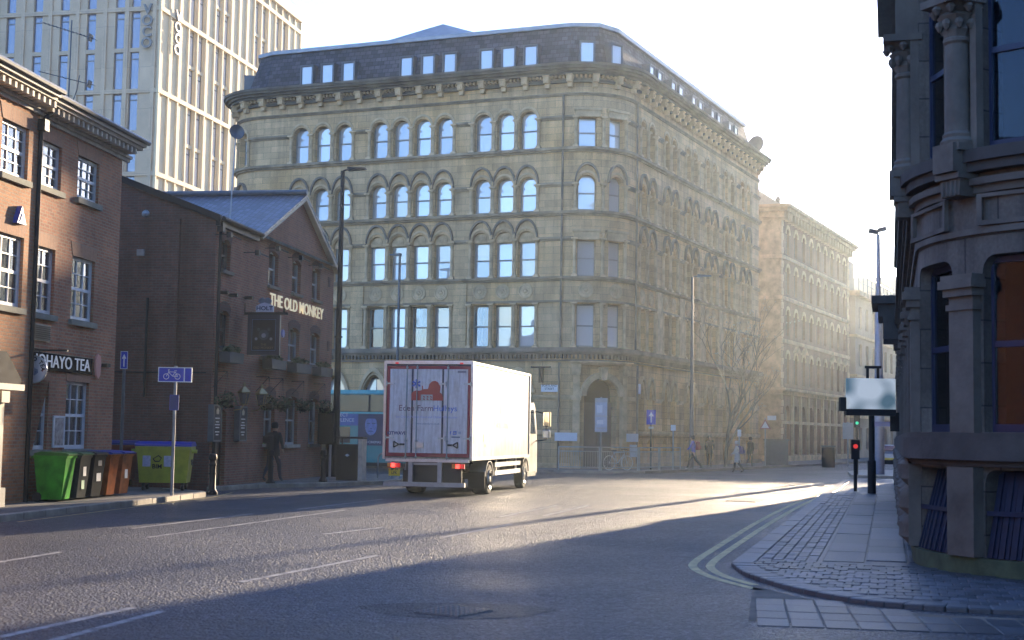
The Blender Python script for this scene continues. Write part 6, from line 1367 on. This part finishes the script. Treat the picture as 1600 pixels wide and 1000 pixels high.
# ---------------------------------------------------------------- bare street tree
def tree(p, label, h, seed):
    rg = random.Random(seed); t = thing('bare_tree', label, 'tree', T((p[0], p[1], PAVE)))
    tk = MB(); cr = MB(); gl = MB()
    def grow(p, d, ln, r, lv):
        n = 3; pts = [p]; q = p.copy(); dd = d.copy()
        for i in range(n):
            dd = (dd + Vector((rg.uniform(-.13, .13), rg.uniform(-.13, .13), .05))).normalized(); q = q + dd * ln / n; pts.append(q.copy())
        for i in range(n):
            (tk if lv == 0 else cr).cyl(pts[i], pts[i+1], r * (1 - .28 * i / n), r * (1 - .28 * (i+1) / n), 8 if lv < 2 else 4, cap=False)
        if lv >= 5:
            for k in range(2):
                if rg.random() < .5:
                    c = pts[-1] + Vector((rg.uniform(-.12, .12), rg.uniform(-.12, .12), rg.uniform(-.1, .1))); s = rg.uniform(.025, .06)
                    gl.add([c + Vector((-s, 0, 0)), c + Vector((0, s * .6, -s)), c + Vector((s, 0, 0)), c + Vector((0, -s * .6, s))], [(0, 1, 2, 3)])
            return
        for k in range(rg.choice((2, 3)) if lv else 5):
            s_ = pts[-1] if k < 2 else pts[rg.choice((1, 2))]
            a = rg.uniform(0, 6.283); sp = rg.uniform(.3, .75) if lv else rg.uniform(.25, .5)
            nd = (dd + Vector((math.cos(a) * sp, math.sin(a) * sp, rg.uniform(-.05, .25)))).normalized()
            grow(s_, nd, ln * rg.uniform(.62, .85), r * .6, lv + 1)
    grow(Vector((0, 0, 0)), Vector((.02, 0, 1)), h * .27, .11, 0)
    brk = pm('pale_bark', (.15, .125, .095), .85, 0, .3, 6)
    part('trunk', tk, brk, t); part('crown', cr, brk, t); part('leaf_remnants', gl, pm('dry_leaf', (.45, .40, .30), .5), t, smooth=0, kind='stuff')
tree((11.7, 77.4), 'slender bare tree with a few pale leaves in front of the hotel street side', 10.2, 5)
# ---------------------------------------------------------------- people
skin = pm('skin', (.45, .28, .2), .6, var=.05)
def person(label, p, az, h, top, legs, shoe, hairc, stride=.35, coat=.8, arms=((.1, .25), (-.1, .3)), z=PAVE, lean=.04, gloves=None):
    t = tag(ob('person', None, None, T((p[0], p[1], z)) @ RZ(-az) @ Matrix.Scale(h / 1.75, 4)), label, 'person')
    V = []; E = []; Rr = []
    def v(x, y, zz, r, par=None, r2=None):
        V.append((x, y, zz)); Rr.append((r, r2 or r)); i = len(V) - 1
        if par is not None: E.append((par, i))
        return i
    pel = v(0, 0, .95, .155, None, .125); ab = v(0, lean * .4, 1.12, .15, pel, .115); ch = v(0, lean, 1.32, .175, ab, .125); nb = v(0, lean + .01, 1.47, .085, ch); nk = v(0, lean + .03, 1.53, .058, nb)
    hd = v(0, lean + .04, 1.60, .082, nk, .088); h2 = v(0, lean + .045, 1.68, .092, hd, .10); h3 = v(0, lean + .04, 1.74, .06, h2, .07)
    nose = v(0, lean + .15, 1.635, .012, hd)
    for s in (-1, 1):
        st = stride * s
        hip = v(s * .10, .0, .90, .10, pel); kn = v(s * .10, st * .45 + .05, .50, .068, hip); ca_ = v(s * .10, st * .62 - (.06 if s < 0 else .0), .30, .058, kn); an = v(s * .10, st * .82 - (.10 if s < 0 else 0), .09 + (.05 if s < 0 and stride else 0), .043, ca_)
        v(s * .115, st * .82 + (.10 if s > 0 else .06), .035, .036, an)
        sh = v(s * .19, lean, 1.42, .075, ch); a = arms[0 if s < 0 else 1]
        el = v(s * .25, lean + a[0], 1.14, .05, sh); wr = v(s * .235, lean + a[1], .92 + max(0, a[1]) * .35, .034, el); pm_ = v(s * .23, lean + a[1] + .04, .86 + max(0, a[1]) * .4, .032, wr, .02)
        for k in range(4): f1 = v(s * .23 + (k - 1.5) * .016, lean + a[1] + .055 + .006 * k, .80 + max(0, a[1]) * .42 - (.008 if k in (1, 2) else 0), .009, pm_); v(s * .225 + (k - 1.5) * .014, lean + a[1] + .075, .765 + max(0, a[1]) * .43, .008, f1)
        v(s * .20, lean + a[1] + .085, .84 + max(0, a[1]) * .42, .01, pm_)
    me = bpy.data.meshes.new('tmp'); me.from_pydata(V, E, []); o = bpy.data.objects.new('tmp', me); C.objects.link(o)
    sk = o.modifiers.new('s', 'SKIN'); sb = o.modifiers.new('u', 'SUBSURF'); sb.levels = 2
    for i, d in enumerate(me.skin_vertices[0].data): d.radius = Rr[i]; d.use_root = (i == 0)
    dg = bpy.context.evaluated_depsgraph_get(); m2 = bpy.data.meshes.new_from_object(o.evaluated_get(dg)); bpy.data.objects.remove(o); bpy.data.meshes.remove(me)
    m2.materials.clear(); m2.name = 'body'
    for m in (legs, top, skin, shoe): m2.materials.append(m)
    for pg in m2.polygons:
        c = pg.center; arm = abs(c.x) > .165 and c.z > .7
        pg.material_index = 3 if c.z < .085 else (2 if c.z > 1.515 or (arm and c.z < .925 + max(0, c.y) * .4) else (1 if c.z > coat + .06 or (arm) else 0)); pg.use_smooth = True
    body = ob('body', m2, t)
    # coat skirt and hair
    if coat < .85:
        part('coat_skirt', MB().lathe([(.205, coat - .05), (.20, coat + .1), (.185, .98), (.17, 1.1)], 16, (0, lean * .3, 0), sx=1.0, sy=.85), top, t)
    part('hair', MB().lathe([(.085, 1.60), (.103, 1.66), (.104, 1.71), (.085, 1.77), (.03, 1.80)], 14, (0, lean + .015, 0), sy=1.12), hairc, t)
    return t
black_c = pm('black_cloth', (.02, .021, .026), .85, 0, .3, 8); navy_c = pm('navy_cloth', (.025, .03, .06), .85); bluej = pm('blue_jacket', (.03, .07, .45), .7); cream = pm('pale_coat', (.55, .52, .48), .85); grey_c = pm('grey_cloth', (.09, .09, .10), .85)
hd_ = pm('dark_hair', (.02, .016, .013), .7); hb = pm('brown_hair', (.10, .06, .035), .7); shoe = pm('dark_shoe', (.02, .02, .022), .6); shw = pm('pale_shoe', (.5, .5, .5), .6)
person('man in a dark coat seen from behind, walking along the pub front', (-7.42, 44.8), 25, 1.82, black_c, navy_c, grey_c, hd_, .32, .82, ((.02, .05), (.05, .12)))
def bag(name, label, p, az, z, size, mat, strap=True, tilt=0):
    t = tag(ob(name, None, None, T((p[0], p[1], z)) @ RZ(-az)), label, 'backpack'); w_, d, h = size
    part('sack', MB().box(-w_/2, w_/2, -d, 0, 0, h, bv=.05), mat, t); part('pocket', MB().box(-w_/2 + .04, w_/2 - .04, -d - .05, -d, .04, h * .5, bv=.02), mat, t)
    part('strap', MB().tube([(-w_*.3, 0, .05), (-w_*.3, .12, .1), (-w_*.3, .16, h * .8), (-w_*.3, 0, h)], .02, 6).tube([(w_*.3, 0, .05), (w_*.3, .12, .1), (w_*.3, .16, h * .8), (w_*.3, 0, h)], .02, 6), mat, t); return t
b_ = bag('backpack', 'black backpack with a green flash on the man by the pub', (-7.50, 44.67), 25, 1.12, (.34, .2, .46), black_c); part('green_flash', MB().box(-.17, -.05, -.26, -.25, .12, .2), pm('hi_vis_green', (.1, .6, .1), .5), b_)
person('man in a bright blue jacket striding left past the guard rail', (9.0, 69.9), -78, 1.62, bluej, black_c, shw, hd_, .42, .86, ((.15, .3), (-.12, .1)))
bag('backpack', 'red backpack worn by the man in the blue jacket', (9.10, 69.88), -78, 1.08, (.3, .2, .42), pm('red_pack', (.36, .07, .05), .7))
person('dim figure in dark clothes standing against the hotel wall', (10.55, 75.6), 170, 1.66, black_c, black_c, shoe, hd_, .05, .80, ((.02, .03), (.02, .03)))
person('woman in a pale knee-length coat crossing left on the sunlit road', (11.15, 69.9), -72, 1.52, cream, black_c, shoe, pm('pale_hat', (.5, .47, .42), .8), .3, .62, ((.12, .3), (.1, .28)), z=0)
bag('backpack', 'purple backpack on the woman in the pale coat', (11.24, 69.87), -72, .92, (.3, .18, .38), pm('purple_pack', (.07, .05, .16), .7))
person('dark figure with one pale sleeve in front of the hotel side door', (13.2, 78.6), 60, 1.6, black_c, black_c, shoe, hb, .1, .82, ((.05, .2), (.02, .03)))
# ---------------------------------------------------------------- haze
hz = MB().box(-150, 150, -70, 270, -1.0, 46); hm = bpy.data.materials.new('haze'); hm.use_nodes = True; hn = hm.node_tree
hn.nodes.remove(hn.nodes['Principled BSDF']); pv = hn.nodes.new('ShaderNodeVolumePrincipled')
pv.inputs['Color'].default_value = (.80, .92, 1, 1); pv.inputs['Density'].default_value = .0005; pv.inputs['Anisotropy'].default_value = .74
hn.links.new(pv.outputs[0], hn.nodes['Material Output'].inputs['Volume'])
part('haze', hz, hm, smooth=0, kind='stuff')
